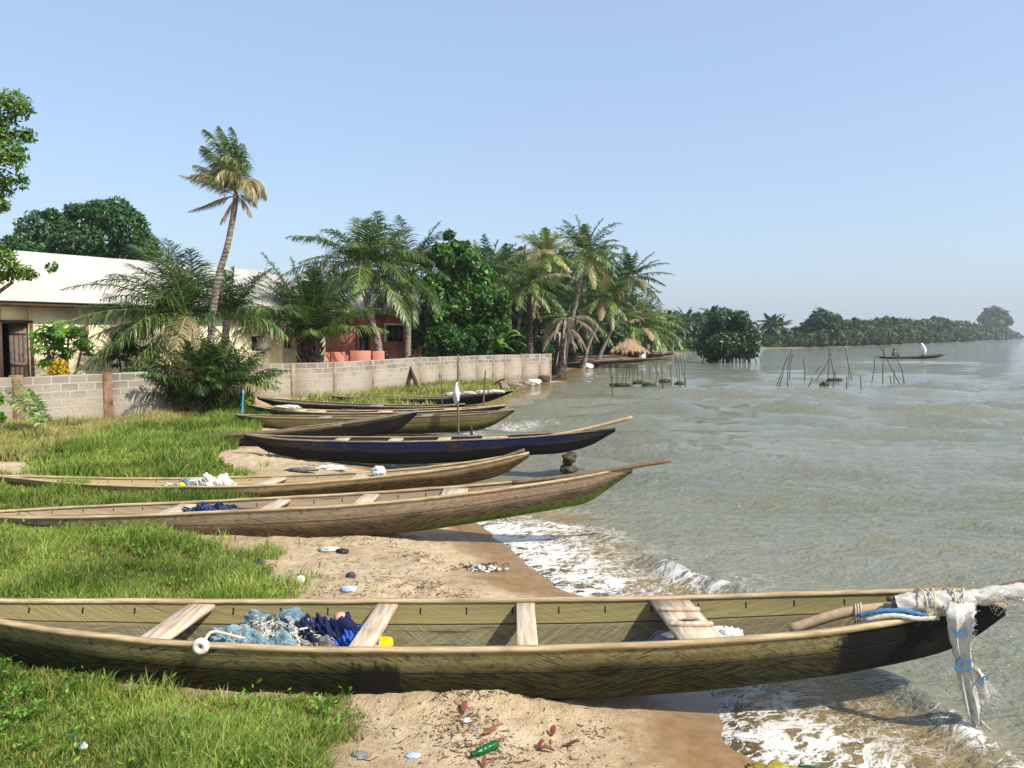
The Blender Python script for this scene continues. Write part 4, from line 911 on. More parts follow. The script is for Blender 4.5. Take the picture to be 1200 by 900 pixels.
# young coconut palm behind it: long fronds from low down
b = gnd(222, 480)+np.array([-.3, 1.2, 0])
palm('coconut_palm', 'bushy young coconut palm with long arching fronds beside the tall wind blown palm', b, [b, P(222, 430, b[1]), P(219, 372, b[1])], 34, 3.7, 31, r0=.2, r1=.16, el=(-.5, 1.48), droop=1.05, wind=(-.2, 0, 0), azs=(1.15, 5.2), tint=.4, nl=64, ll=.95, lw=.024, dryf=.03)
b2 = b+np.array([.9, .7, 0])
palm('coconut_palm', 'dark coconut palm partly hidden behind the wind blown trunk', b2, [b2, P(262, 430, b2[1]), P(266, 375, b2[1])], 22, 2.5, 32, r0=.15, r1=.12, el=(.25, 1.4), droop=.9, wind=(-.1, 0, 0), tint=.3, nl=52, ll=.8, lw=.024, dryf=.05)
b = gnd(285, 474)+np.array([-.4, 0, 0])
palm('oil_palm', 'bright green young palm with upright stalks at the foot of the long wall', b+np.array([-.55, .3, 0]), None, 26, 2.0, 33, el=(1.0, 1.5), droop=.7, tint=.46, nl=54, ll=.6, lw=.03, dryf=.0)
b = gnd(258, 484)+np.array([0, -.1, 0])
palm('palm_shrub', 'dark low palm clump below the wind blown palm trunk', b, None, 40, 2.5, 34, 'palm shrub', el=(.7, 1.5), droop=.85, tint=.24, nl=44, ll=.55, lw=.03, dryf=.05)
b = gnd(228, 486)
palm('palm_shrub', 'shadowed palm clump against the end of the left wall', b, None, 34, 2.4, 35, 'palm shrub', el=(.75, 1.5), droop=.85, tint=.18, nl=44, ll=.55, lw=.03, dryf=.12)
b = P(364, 424, 32.5); b[2] = .4
palm('oil_palm', 'big dark oil palm with upright fronds in front of the cream house windows', b, [b, b+np.array([0, 0, 1.0]), b+np.array([.05, 0, 2.0])], 46, 3.7, 36, r0=.3, r1=.4, el=(.5, 1.5), droop=.62, tint=.25, nl=64, ll=.8, lw=.03, dryf=.0, dead=0, bark=TRUNK_DARK)
root = bpy.context.scene.objects[COL.objects[-1].name]; root = root.parent or root; org = np.array(root.location); r = np.random.default_rng(3); mb = MB()
for k in range(70):
    a = k*2.4; z_ = .25+1.75*k/70; q = org+np.array([math.cos(a)*.3, math.sin(a)*.3, z_]); mb.tube([q, q+np.array([math.cos(a)*.16, math.sin(a)*.16, .2]), q+np.array([math.cos(a)*.3, math.sin(a)*.3, r.uniform(.25, .6)])], [.07, .05, .015], 4)
mb.build('shaggy_sheath', TRUNK_DARK, root, org=org)['kind'] = 'stuff'
for a, e, L in ((3.6, .95, 3.6), (3.9, .8, 3.3)):
    f2 = Fr(); frond(f2, org+np.array([0, 0, 1.95]), a, e, L*.9, 2.5, r, 44, .55, .04, 1.4, (0, 0, 0), .5, .4, -.2, .45); f2.build('dead_frond', PALM_DEAD, root, org)
CP = 'coconut palms along the shore'
def shore_palm(label, base_px, D, axis, nf, L, seed, **k):
    b = P(base_px[0], base_px[1], D); b[2] = hz(b[0], D)-.1
    return palm('coconut_palm', label, b, [b]+pl(D, *axis), nf, L, seed, **k)
shore_palm('full crowned coconut palm with yellowing lower fronds in front of the pink house', (446, 424), 37, ((443, 405), (436, 378), (428, 345), (426, 312)), 44, 3.9, 41, r0=.22, r1=.13, droop=1.2, tint=.45, nl=56, ll=1.0, lw=.036, dryf=.06, nuts=6, wind=(.05, 0, 0))
shore_palm('coconut palm with spiky upright fronds right of the full crowned palm', (477, 424), 41, ((478, 400), (479, 350), (482, 320)), 34, 3.9, 42, r0=.2, r1=.13, droop=.9, tint=.33, nl=50, ll=.95, lw=.036)
shore_palm('tallest palm of the grove with a yellow crown on a thin leaning trunk', (609, 440), 46, ((617, 405), (624, 370), (633, 325), (638, 296)), 29, 2.24, 43, r0=.12, r1=.09, droop=.9, tint=.75, nl=36, ll=.62, lw=.036, dryf=.5, wind=(-.1, 0, .05), dead=3)
shore_palm('palm with a dark upright trunk at the end of the long block wall', (617, 442), 44, ((621, 425), (621, 390), (620, 350), (620, 332)), 32, 2.58, 44, r0=.2, r1=.14, droop=1.0, tint=.4, nl=36, ll=.62, lw=.036, bark=TRUNK_DARK, dryf=.05)
shore_palm('broad crowned coconut palm second tallest in the grove', (656, 434), 58, ((663, 405), (674, 360), (682, 320), (685, 297)), 37, 3.7, 45, r0=.18, r1=.11, droop=1.0, tint=.4, nl=38, ll=.75, lw=.05)
shore_palm('leaning coconut palm with its crown hanging over the water side of the grove', (697, 425), 63, ((708, 405), (722, 375), (732, 345), (738, 325)), 35, 3.36, 46, r0=.17, r1=.11, droop=.9, tint=.3, nl=36, ll=.7, lw=.05, wind=(.05, 0, .05))
shore_palm('slender leaning palm between the two tallest leaning trunks', (683, 426), 61, ((690, 405), (700, 380), (708, 350)), 32, 3.25, 47, r0=.14, r1=.1, droop=1.1, tint=.45, nl=36, ll=.7, lw=.05, dryf=.2)
shore_palm('palm close behind the broad crowned palm', (672, 428), 66, ((684, 390), (697, 340), (701, 315)), 32, 3.36, 48, r0=.16, r1=.1, tint=.33, nl=34, ll=.7, lw=.055)
shore_palm('drooping yellow green palm hanging over the thatched hut', (742, 424), 80, ((745, 405), (750, 382)), 40, 4.48, 49, r0=.2, r1=.15, droop=1.3, tint=.58, nl=36, ll=.9, lw=.066, dryf=.06)
shore_palm('low palm to the left of the hut roof', (715, 424), 79, ((717, 408), (722, 385)), 35, 4.03, 50, r0=.2, r1=.15, droop=1.2, tint=.4, nl=34, ll=.9, lw=.066)
shore_palm('short palm leaning right beyond the hut', (762, 420), 88, ((764, 405), (768, 388)), 32, 4.26, 51, r0=.2, r1=.15, droop=1.1, tint=.42, nl=32, ll=.9, lw=.075)
shore_palm('palm behind the broadleaf tree with a dark feathery crown', (575, 430), 54, ((574, 400), (572, 350), (570, 325)), 32, 3.7, 52, r0=.18, r1=.12, tint=.33, nl=36, ll=.7, lw=.05)
shore_palm('palm with one yellow frond between the broadleaf tree and the dark trunk', (598, 430), 56, ((597, 400), (597, 360), (598, 335)), 32, 3.58, 53, r0=.18, r1=.12, tint=.36, nl=36, ll=.7, lw=.05, dryf=.12)
shore_palm('half hidden palm low behind the dark trunk', (640, 430), 62, ((640, 405), (640, 372)), 35, 3.7, 54, r0=.18, r1=.13, tint=.25, nl=34, ll=.75, lw=.055)
shore_palm('half hidden palm behind the withered stump', (662, 428), 70, ((660, 400), (655, 345)), 35, 4.03, 55, r0=.18, r1=.13, tint=.25, nl=34, ll=.8, lw=.06)
shore_palm('deep shaded palm low in the middle of the grove', (692, 426), 74, ((692, 405), (690, 372)), 35, 4.26, 56, r0=.18, r1=.13, tint=.22, nl=34, ll=.8, lw=.06)
shore_palm('deep shaded palm behind the leaning trunks near the hut', (722, 424), 84, ((724, 395), (728, 352)), 35, 4.48, 57, r0=.18, r1=.13, tint=.25, nl=34, ll=.9, lw=.066)
shore_palm('small palm at the far right end of the grove', (776, 417), 104, ((778, 402), (780, 384)), 32, 4.03, 58, r0=.2, r1=.15, tint=.32, nl=30, ll=.9, lw=.13)
shore_palm('shaded palm left of the tallest palm', (587, 430), 62, ((606, 390), (612, 345), (611, 318)), 32, 3.36, 59, r0=.16, r1=.12, tint=.28, nl=34, ll=.75, lw=.055)
for i, (px, py, bx, D, L, lab) in enumerate(((560, 345, 562, 58, 3.4, 'dim palm crown low behind the broadleaf tree'), (612, 350, 606, 68, 3.8, 'dim palm crown directly behind the dark trunked palm'), (632, 335, 628, 72, 3.8, 'dim palm behind the tallest yellow crowned palm'), (655, 325, 650, 76, 3.8, 'dim palm between the two tallest palms of the grove'), (672, 350, 668, 80, 4.0, 'dim low palm under the broad crowned palm'), (706, 340, 700, 86, 4.0, 'dim palm right of the broad crowned palm'), (728, 365, 722, 90, 4.2, 'dim palm under the leaning crown at the water side'), (752, 372, 748, 98, 4.4, 'dim palm behind the hut thatch'), (586, 318, 584, 66, 3.6, 'dim palm above the banana plants'), (690, 320, 684, 82, 3.8, 'dim tall palm behind the broad crowned palm'))):
    shore_palm(lab, (bx, 424), D, ((bx, 400), (px, py)), 30, L, 140+i, r0=.17, r1=.12, tint=.2, nl=30, ll=.85, lw=.075, droop=1.05, group='dim palms at the back of the grove')
# the withered palm at the water's edge
D = 45; b = P(655, 445, D); b[2] = -.1
root = thing('withered_palm', 'withered stump of a palm with hanging grey fronds at the end of the wall', 'palm tree', b); org = np.array(b); r = np.random.default_rng(8)
tp = [b]+pl(D, (656, 430), (659, 405), (663, 385), (664, 374)); trunk(tp, .42, .34, TRUNK_DARK, root, org, flare=1.15); top = np.array(tp[-1])
for k in range(16):
    a = k*.75; f2 = Fr(); q = np.array(tp[-2 if k % 2 else -1])+np.array([math.cos(a)*.2, math.sin(a)*.2, 0]); frond(f2, q, a, r.uniform(-.4, .7), r.uniform(1.2, 2.3), 2.4, r, 34, .42, .03, 1.5, (.1, 0, 0), .45, .3, -.3, .35); f2.build('dead_frond', PALM_DEAD, root, org)
for k in range(5):
    a = k*1.27+.3; q0 = np.array(tp[2])+np.array([math.cos(a)*.34, math.sin(a)*.34, .5+.3*r.random()]); q1 = np.array(tp[1])+np.array([math.cos(a)*.42, math.sin(a)*.42, .2*r.random()])
    mb = MB(); mb.tube(curve3([q0, (q0+q1)/2+r.normal(0, .05, 3), q1], 8), np.linspace(.07, .03, 8), 5); mb.build('dry_sheath', simple('grey_dry_sheath', C(176, 164, 150), .9, .3, 6) if k == 0 else bpy.data.materials['grey_dry_sheath'], root, org=org)
fr = Fr()
for k in range(5): frond(fr, top, 2.2+k*.5, 1.0-.2*k, 1.7, .9, r, 28, .5, .06, .6, (-.1, 0, 0), .5, .05)
fr.build('crown', PALM, root, org)
# seedling palm in front of the left wall
b = gnd(58, 512)
palm('palm_seedling', 'small seedling palm with one arching green frond in front of the left wall', b, None, 4, 1.35, 61, 'palm shrub', el=(.9, 1.2), droop=.7, azs=(2.6, 3.6), tint=.6, nl=30, ll=.26, lw=.035, dryf=0, wind=(-.1, 0, 0), dead=3)

# ------------------------------------------------------------------ broadleaf trees
LEAF = foliage('broad_leaf', C(20, 44, 14), C(50, 92, 26), C(104, 140, 48), C(120, 110, 50), .3, .5, .4)
LEAF_BRIGHT = foliage('bright_broad_leaf', C(26, 56, 16), C(66, 116, 30), C(128, 170, 58), C(120, 110, 50), .35, .42, .45)  # brighter green variant of the broad leaf colours
SHADE = foliage('shade_tree_leaf', C(40, 66, 20), C(92, 132, 42), C(160, 186, 84), C(150, 130, 60), .4, .45, .4); MANGO = foliage('mango_leaf', C(26, 52, 24), C(56, 94, 44), C(108, 142, 78), C(120, 120, 70), .22, .42, .45)
LEAF_DARK = foliage('dark_broad_leaf', C(22, 44, 20), C(48, 80, 34), C(92, 122, 60), C(110, 100, 60), .22, .45, .4)
LEAF_MANG = foliage('mangrove_leaf', C(28, 46, 22), C(58, 84, 38), C(112, 132, 70), C(120, 110, 80), .25, .55, .3)
def leafcloud(clumps, n, size, r, inner=.35, aspect=.5, updir=.5):
    """leaf-sized faces spread through the volume of a set of clumps (centre, radii)"""
    cw = np.array([(np.prod(c[1]))**(2/3) for c in clumps]); idx = r.choice(len(clumps), n, p=cw/cw.sum())
    cen = np.array([c[0] for c in clumps])[idx]; rad = np.array([c[1] for c in clumps])[idx]
    dv = nrm(r.normal(size=(n, 3))); rr = inner+(1-inner)*r.random((n, 1))**.5
    lump = 1+.35*fbm(dv[:, 0]*2.5+idx*3, dv[:, 1]*2.5+dv[:, 2]*1.7, 3)[:, None]*2
    p = cen+dv*rad*rr*lump
    nn = nrm(dv*.9+r.normal(0, .75, (n, 3))+np.array([0, 0, updir]))
    a = nrm(np.cross(nn, r.normal(size=(n, 3)))); b = np.cross(nn, a); s_ = (size*r.uniform(.6, 1.3, (n, 1)))
    V = np.stack([p-a*s_, p+b*s_*aspect-nn*s_*.12, p+a*s_, p-b*s_*aspect-nn*s_*.12], 1).reshape(-1, 3)
    Q = np.arange(n*4).reshape(-1, 4)
    tint = np.clip(.42+r.normal(0, .2, n)+.25*fbm(p[:, 0]*1.1/size*.2, p[:, 2]*1.1/size*.2, 2), 0, 1)
    return V, Q, np.repeat(tint, 4)
def tree(name, label, base, clumps, n, size, seed, mat=None, group=None, cat='tree', trunk_r=.2, forks=None, aspect=.5, drya=.04, inner=.35, bark=None, thing_parts=True):
    r = np.random.default_rng(seed); base = np.array(base, float); root = thing(name, label, cat, base, group)
    cen = np.array([c[0] for c in clumps]); mid = cen.mean(0)
    mb = MB(); fork = base+(mid-base)*np.array([.5, .5, .45]); mb.tube(curve3([base-np.array([0, 0, .2]), base+(fork-base)*.5+r.normal(0, trunk_r*.5, 3), fork], 10), np.linspace(trunk_r*1.2, trunk_r*.8, 10), 7)
    for c in cen[:14]:
        q = fork+(c-fork)*.5+r.normal(0, .25*trunk_r*3, 3); mb.tube(curve3([fork-np.array([0, 0, trunk_r*.3]), q, fork+(c-fork)*.92], 8), np.linspace(trunk_r*.55, trunk_r*.12, 8), 5)
    mb.build('trunk', bark or BARK, root, True, org=base)
    V, Q, t = leafcloud(clumps, n, size, r, inner, aspect)
    dry = np.repeat((r.random(n) < drya)*r.uniform(.3, .9, n), 4)
    fast_mesh('crown', V, Q, None, mat or LEAF, root, attrs={'tint': t, 'dry': dry}, org=base)
    return root
def pclumps(D, rows, dep=1.0, seed=0):
    """rows: (px, py, rx px, ry px) clumps seen at distance D; each gets depth"""
    r = np.random.default_rng(seed); out = []
    for a, b, rx, ry in rows:
        d_ = D+r.uniform(-1, 1)*dep; out.append((P(a, b, d_), (rx*d_/F, min(rx, ry*1.3)*d_/F*1.1, ry*d_/F)))
    return out
# mango tree behind the cream house
rows = [(20, 292, 22, 18), (52, 268, 30, 24), (88, 282, 30, 26), (100, 258, 30, 22), (130, 250, 32, 20), (150, 268, 28, 26), (165, 290, 22, 22), (120, 285, 34, 26), (70, 295, 32, 20), (40, 296, 24, 14), (142, 300, 30, 20)]
tree('mango_tree', 'dense dark round mango tree behind the cream house roof', (*P(95, 300, 42)[:2], .3), [(c_, (q_[0]*.85, q_[1]*.85, q_[2]*.85)) for c_, q_ in pclumps(42, rows+[(30, 278, 14, 12), (75, 262, 13, 11), (112, 244, 13, 11), (140, 240, 12, 10), (158, 256, 12, 11), (60, 252, 12, 9), (90, 246, 13, 10), (18, 284, 12, 10)], 1.2, 1)], 17000, .15, 71, MANGO, trunk_r=.4, aspect=.34, inner=.7, drya=.01)
# tree whose branches come in at the left edge
D = 9.5
rows = [(20, 122, 18, 17), (6, 150, 14, 22), (30, 158, 12, 9), (14, 182, 18, 18), (3, 215, 14, 18), (26, 212, 9, 10), (-10, 120, 16, 18), (-18, 185, 16, 26), (2, 240, 10, 10), (-26, 250, 18, 20), (-14, 285, 14, 14), (6, 302, 14, 16), (24, 318, 13, 12), (36, 322, 9, 9), (8, 322, 14, 8), (61, 313, 7.5, 6.5), (-28, 320, 26, 22), (-30, 150, 26, 40), (-60, 200, 40, 60), (-70, 290, 40, 50), (-90, 130, 40, 60), (-140, 170, 50, 60), (-190, 230, 55, 60), (-210, 130, 55, 55), (-130, 270, 40, 40), (-260, 190, 50, 60)]
cl = pclumps(D, rows, .35, 2); bz = np.array([-10.6, 9.2, .4])
tree('shade_tree', 'leafy light green tree reaching in with ragged branches at the left edge', bz, cl, 27000, .04, 72, SHADE, trunk_r=.16, aspect=.38, inner=.1, drya=.05)
# broadleaf tree behind the wall
rows = [(520, 300, 20, 20), (548, 303, 20, 18), (560, 322, 22, 22), (530, 330, 28, 26), (505, 338, 16, 24), (565, 350, 24, 24), (540, 360, 30, 24), (512, 368, 18, 20), (580, 375, 22, 22), (535, 290, 12, 12), (590, 352, 12, 16), (552, 385, 26, 16), (500, 308, 10, 14)]
tree('broadleaf_tree', 'bright green broadleaf tree rising over the middle of the long block wall', (*P(545, 400, 42)[:2], .4), [(c_, (q_[0]*.8, q_[1]*.85, q_[2]*.78)) for c_, q_ in pclumps(42, rows+[(a+r_.normal()*14, b_+r_.normal()*12, 9, 9) for a, b_, _, _ in rows for r_ in [np.random.default_rng(int(a))]], 1.3, 3)], 13000, .145, 73, LEAF_BRIGHT, trunk_r=.22, aspect=.62, inner=.3)
def shrub(label, D, rows, n, size, seed, mat=None, group='shrubs behind the long wall', dep=.5, aspect=.5, drya=.05, name='shrub'):
    px = np.mean([r_[0] for r_ in rows]); q = P(px, 400, D); q[2] = max(hz(q[0], D), 0)
    return tree(name, label, q, pclumps(D, rows, dep, seed), n, size, seed, mat or LEAF, group, 'shrub', .05, aspect=aspect, drya=drya)
shrub('grey green shrub behind the wall under the broadleaf tree', 39.5, [(512, 400, 14, 14), (530, 396, 16, 16), (522, 388, 12, 10), (545, 402, 14, 12), (505, 410, 10, 8), (528, 410, 18, 8)], 2600, .13, 81)
shrub('leafy shrub behind the wall left of the banana plants', 41.5, [(560, 405, 14, 14), (548, 392, 12, 12), (568, 394, 12, 12), (560, 412, 18, 8)], 2200, .15, 82)
shrub('dark shrub in the shade of the dark trunked palm', 45.5, [(588, 412, 12, 8), (602, 410, 10, 10), (598, 398, 10, 12), (612, 402, 8, 12)], 1800, .15, 83, LEAF_DARK)
shrub('small dark tree below the broadleaf crown', 42.5, [(488, 378, 10, 12), (492, 395, 10, 12), (484, 400, 8, 12), (497, 365, 8, 10)], 1500, .13, 84, LEAF_DARK)
shrub('green bush at the water end of the long wall', 48, [(648, 425, 4, 10), (646, 412, 5, 8), (650, 434, 4, 6)], 900, .12, 85)
shrub('dark undergrowth behind the withered palm', 66, [(645, 408, 12, 14), (664, 410, 12, 14), (676, 402, 12, 16), (630, 408, 12, 14)], 2600, .24, 86, LEAF_DARK, group='undergrowth of the palm grove', dep=1.2)
shrub('dark undergrowth between the leaning palm trunks', 78, [(690, 404, 14, 14), (706, 404, 14, 14), (722, 394, 12, 14), (698, 390, 16, 12)], 2600, .28, 87, LEAF_DARK, group='undergrowth of the palm grove', dep=1.5)
for i, (rows, D, lab) in enumerate((([(575, 365, 20, 26), (590, 340, 18, 20), (602, 388, 16, 20), (560, 335, 18, 20), (606, 350, 14, 20)], 64, 'dark tree filling the gap behind the broadleaf tree'), ([(625, 370, 22, 28), (645, 342, 20, 22), (632, 330, 14, 14), (655, 385, 18, 22), (612, 350, 14, 20)], 74, 'dark tree filling the grove behind the dark palm trunk'), ([(680, 364, 22, 28), (706, 360, 20, 24), (690, 334, 16, 14), (694, 345, 16, 18), (668, 350, 14, 20)], 84, 'dark tree filling the grove behind the broad crowned palm'), ([(735, 390, 18, 18), (752, 384, 14, 14), (722, 378, 14, 18), (768, 392, 12, 12)], 96, 'dark tree behind the thatched hut'))):
    q = P(rows[0][0], 400, D); tree('grove_tree', lab, (q[0], D, .4), pclumps(D, rows, 2, 90+i), 4600, .0042*D, 90+i, LEAF_DARK, 'trees filling the palm grove', trunk_r=.3, inner=.2)
# banana plants
BAN = foliage('banana_leaf', C(60, 96, 30), C(100, 142, 50), C(160, 186, 90), C(170, 150, 80), .4, .4, .4)
def banana(px, D, h, label, seed):
    r = np.random.default_rng(seed); b = P(px, 415, D); b[2] = .4; root = thing('banana_plant', label, 'banana plant', b, 'banana plants behind the long wall'); MB().tube([b, b+np.array([0, 0, h*.55])], [.12, .08], 7).build('trunk', LEAF_DARK, root, True, org=b)
    V = []; Q = []; t = []
    for k in range(9):
        a = k*2.4; e = r.uniform(.5, 1.3); L = h*.7; m_ = 8; s = np.linspace(0, 1, m_); d0 = np.array([math.cos(a)*math.cos(e), math.sin(a)*math.cos(e), math.sin(e)])
        dr = nrm(d0+np.outer(s**1.3, [0, 0, -1.3])); p_ = b+np.array([0, 0, h*.5])+np.cumsum(dr, 0)*L/m_; sd = nrm(np.cross(dr, [0, 0, 1.])); w_ = (.28*np.sin(np.pi*(.08+.88*s)))[:, None]
        o = len(V)*0+sum(len(v) for v in V); V.append(np.stack([p_-sd*w_-np.array([0, 0, .06]), p_, p_+sd*w_-np.array([0, 0, .06])], 1).reshape(-1, 3))
        for i in range(m_-1): Q += [(o+i*3, o+i*3+1, o+i*3+4, o+i*3+3), (o+i*3+1, o+i*3+2, o+i*3+5, o+i*3+4)]
        t.append(np.full(m_*3, r.uniform(.3, .9)))
    V = np.vstack(V); fast_mesh('crown', V, Q, None, BAN, root, attrs={'tint': np.concatenate(t), 'dry': np.zeros(len(V))}, org=b)
banana(584, 44, 3.0, 'tall banana plant with broad pale leaves behind the wall', 1); banana(572, 43.5, 2.4, 'shorter banana plant beside the broadleaf tree', 2); banana(598, 46, 2.5, 'banana plant nearest the dark trunked palm', 3)
# papaya plants in front of the cream house
PAP = foliage('papaya_leaf', C(50, 90, 24), C(98, 146, 44), C(150, 186, 76), C(196, 176, 70), .4, .45, .35)
def papaya(label, px, D, heads, seed, mat, sz=.26):
    r = np.random.default_rng(seed); b = P(px, 440, D); b[2] = hz(b[0], D); root = thing('papaya_plant', label, 'papaya plant', b); V = []; Q = []; T = []; t = []; k = 0
    mb = MB()
    for hx, hy, sp, n in heads:
        top = P(hx, hy, D+r.uniform(-.3, .3)); mb.tube(curve3([b, (b+top)/2+np.array([0, 0, -.1]), top], 8), np.linspace(.05, .025, 8), 6)
        for j in range(n):
            d_ = nrm(r.normal(size=3)+np.array([0, 0, .3])); c_ = top+d_*np.array([sp, sp, sp*.75])*r.uniform(.5, 1.1); mb.tube([top, c_], .008, 4, False)
            nn = nrm(np.array([0.2, -.3, 1.])+r.normal(0, .35, 3)); a = nrm(np.cross(nn, r.normal(size=3))); bb = np.cross(nn, a); tv = np.clip(r.normal(.5, .22), 0, 1)
            lob = 14; an = np.linspace(0, 2*np.pi, lob, endpoint=False); rad = sz*np.where(np.arange(lob) % 2 == 0, 1., .42)*r.uniform(.8, 1.15)
            V.append(np.vstack([c_, c_+np.cos(an)[:, None]*a*rad[:, None]+np.sin(an)[:, None]*bb*rad[:, None]-nn*.3*rad[:, None]*(rad[:, None] > sz*.6)])); T += [(k, k+1+i, k+1+(i+1) % lob) for i in range(lob)]; t.append(np.full(lob+1, tv)); k += lob+1
    mb.build('trunk', BARK, root, True, org=b); V = np.vstack(V); fast_mesh('crown', V, None, T, mat, root, attrs={'tint': np.concatenate(t), 'dry': np.zeros(len(V))}, org=b)
papaya('sunlit papaya plant with lobed leaves beside the open house door', 75, 22.6, [(72, 388, .5, 26), (52, 400, .45, 24), (62, 415, .5, 26), (96, 408, .35, 16), (80, 395, .5, 18), (50, 385, .25, 6)], 5, PAP, .22)
papaya('shaded papaya plant with dark leaves between the house and the young coconut palm', 145, 24.6, [(150, 395, .5, 22), (162, 410, .4, 16), (140, 420, .4, 14)], 6, LEAF_DARK, .24)
YEL = foliage('yellow_leaf', C(170, 140, 30), C(226, 190, 40), C(244, 216, 90), C(200, 150, 60), .35)
shrub('small bright yellow croton bush beneath the papaya plant', 22.2, [(70, 428, 8, 9), (62, 434, 6, 6), (75, 436, 6, 5)], 420, .06, 97, YEL, None, .1)
shrub('yellow green weed clump at the foot of the wind blown palm', 22.6, [(280, 462, 12, 14), (292, 452, 9, 12), (268, 474, 10, 8), (290, 470, 10, 10)], 1500, .075, 98, foliage('weed_leaf', C(90, 112, 30), C(140, 164, 50), C(188, 200, 90), C(180, 160, 90), .4), None, .3, .35)
shrub('low weeds at the left edge in front of the left wall', 17.5, [(-4, 468, 8, 8), (0, 490, 6, 8)], 260, .07, 99, PAP, None, .2)

# ------------------------------------------------------------------ mangrove bush in the water and the far shore
D = 75; rows = [(855, 380, 20, 18), (838, 392, 18, 16), (872, 390, 18, 16), (828, 408, 13, 12), (850, 402, 24, 16), (878, 406, 14, 12), (862, 412, 24, 9), (842, 376, 12, 11), (866, 372, 12, 9), (886, 396, 6, 8), (835, 418, 10, 6), (876, 416, 12, 5)]
cl = pclumps(D, rows, 1.3, 5); root = tree('mangrove_bush', 'big round mangrove bush standing in the water', (*P(853, 420, D)[:2], -.3), cl, 9500, .2, 101, LEAF_DARK, trunk_r=.2, inner=.3, drya=.03, cat='mangrove')
mb = MB(); r = np.random.default_rng(6); bb = np.array(root.location)
for k in range(34):
    a = r.uniform(0, 6.28); rad = r.uniform(.5, 3.0); q = bb+np.array([math.cos(a)*rad, math.sin(a)*rad*.7, 0]); mb.tube(curve3([q, q*[1, 1, 0]+(bb-q)*[.2, .2, 0]+np.array([0, 0, .9]), bb+np.array([(q-bb)[0]*.35, (q-bb)[1]*.35, 1.9])], 6), [.05]*6, 4)
mb.build('prop_roots', DARKWOOD, root, org=bb)
def far_tree(label, D, rows, n, seed, mat=None, name='far_tree', group='trees on the far shore', size=.0038, dep=2.5):
    q = P(rows[0][0], 402, D); return tree(name, label, (q[0], D, hz(q[0], D)), pclumps(D, rows, dep, seed), n, size*D, seed, mat or LEAF_DARK, group, trunk_r=.25, inner=.2, drya=.04)
far_tree('rounded tree on the shore left of the mangrove bush', 150, [(806, 384, 12, 13), (818, 380, 12, 14), (812, 395, 16, 10)], 2600, 111)
far_tree('tree on the shore half behind the mangrove bush', 158, [(832, 380, 14, 16), (846, 374, 12, 14), (830, 396, 16, 10)], 2400, 112)
far_tree('low bright bush on the grassy far bank', 126, [(790, 404, 12, 5), (775, 405, 12, 5)], 1000, 113, LEAF)
far_tree('wide low bush on the far bank beside the mangrove', 128, [(812, 403, 14, 6), (828, 402, 10, 6)], 1000, 114, LEAF)
for i, (px, py, D, lab) in enumerate(((790, 379, 120, 'far palm at the left of the distant trees'), (803, 374, 138, 'far palm above the distant shore trees'), (835, 370, 150, 'far palm rising behind the mangrove bush left side'), (903, 380, 175, 'far palm at the left tip of the wooded island'), (912, 383, 178, 'second far palm near the island tip'))):
    shore_palm(lab, (px-2, 404), D, ((px-1, 395), (px, py)), 20, D*.022, 120+i, r0=.2, r1=.15, tint=.28, nl=22, ll=D*.0055, lw=D*.0016, group='far palms')
# the wooded island
FRONT = [(905, 408.0), (960, 407.2), (1010, 405.6), (1067, 403.2), (1110, 401.4), (1150, 399.4), (1188, 397.2)]
TOPS = [(905, 388), (925, 382), (945, 378), (958, 364), (985, 368), (1010, 372), (1040, 370), (1060, 372), (1085, 372), (1105, 369), (1125, 374), (1150, 378), (1170, 380), (1185, 387), (1192, 394)]
V = []; Q = []; t = []; k = 0; r = np.random.default_rng(44)
fx = np.array([f[0] for f in FRONT]); fy = np.array([f[1] for f in FRONT]); tx = np.array([f[0] for f in TOPS]); ty = np.array([f[1] for f in TOPS])
for px in np.arange(900, 1193, 2.6):
    D = HC/-slope(float(np.interp(px, fx, fy)))
    if D > 760: D = 760
    topz = HC+D*slope(float(np.interp(px, tx, ty)))
    for j in range(3):
        dd = D+.012*D+j*D*.03; sc = D*(3.2+1.5*r.random())/F*1.5; hh_ = topz*(.5+.5*j/2)*r.uniform(.78, 1.04)
        x_ = pix_x(px+r.normal()*2, dd, 2)
        cl = [((x_, dd, hh_-sc*.8), (sc, sc*.9, sc*.85)), ((x_+r.normal()*sc*.5, dd-.3*sc, max(hh_*.45, sc*.5)), (sc*.95, sc*.8, max(hh_*.4, .6)))]
        v, q, tt = leafcloud(cl, 230 if D < 330 else 170, .0028*D, r, .35, .5)
        V.append(v); Q.append(q+k); k += len(v); t.append(np.clip(tt+r.normal(0, .12)-.1+(.12 if r.random() < .3 else 0), 0, 1))
V = np.vstack(V); o = fast_mesh('mangrove_wood', V, np.vstack(Q), None, LEAF_MANG, attrs={'tint': np.concatenate(t), 'dry': np.repeat((r.random(len(V)//4) < .12)*.5, 4)})
o['kind'] = 'stuff'; o['label'] = 'far off strip of grey green mangrove wood along the lagoon'; 
far_tree('tall dark tree standing above the right end of the wooded island', 560, [(1166, 368, 13, 9), (1156, 374, 10, 7), (1176, 376, 9, 8), (1165, 382, 14, 8)], 2200, 131, group=None, size=.003, dep=5)
far_tree('tallest clump of trees near the left end of the wooded island', 178, [(962, 372, 12, 11), (976, 378, 12, 10), (950, 384, 12, 10), (968, 388, 16, 10)], 2600, 132, group=None, size=.003, dep=2)
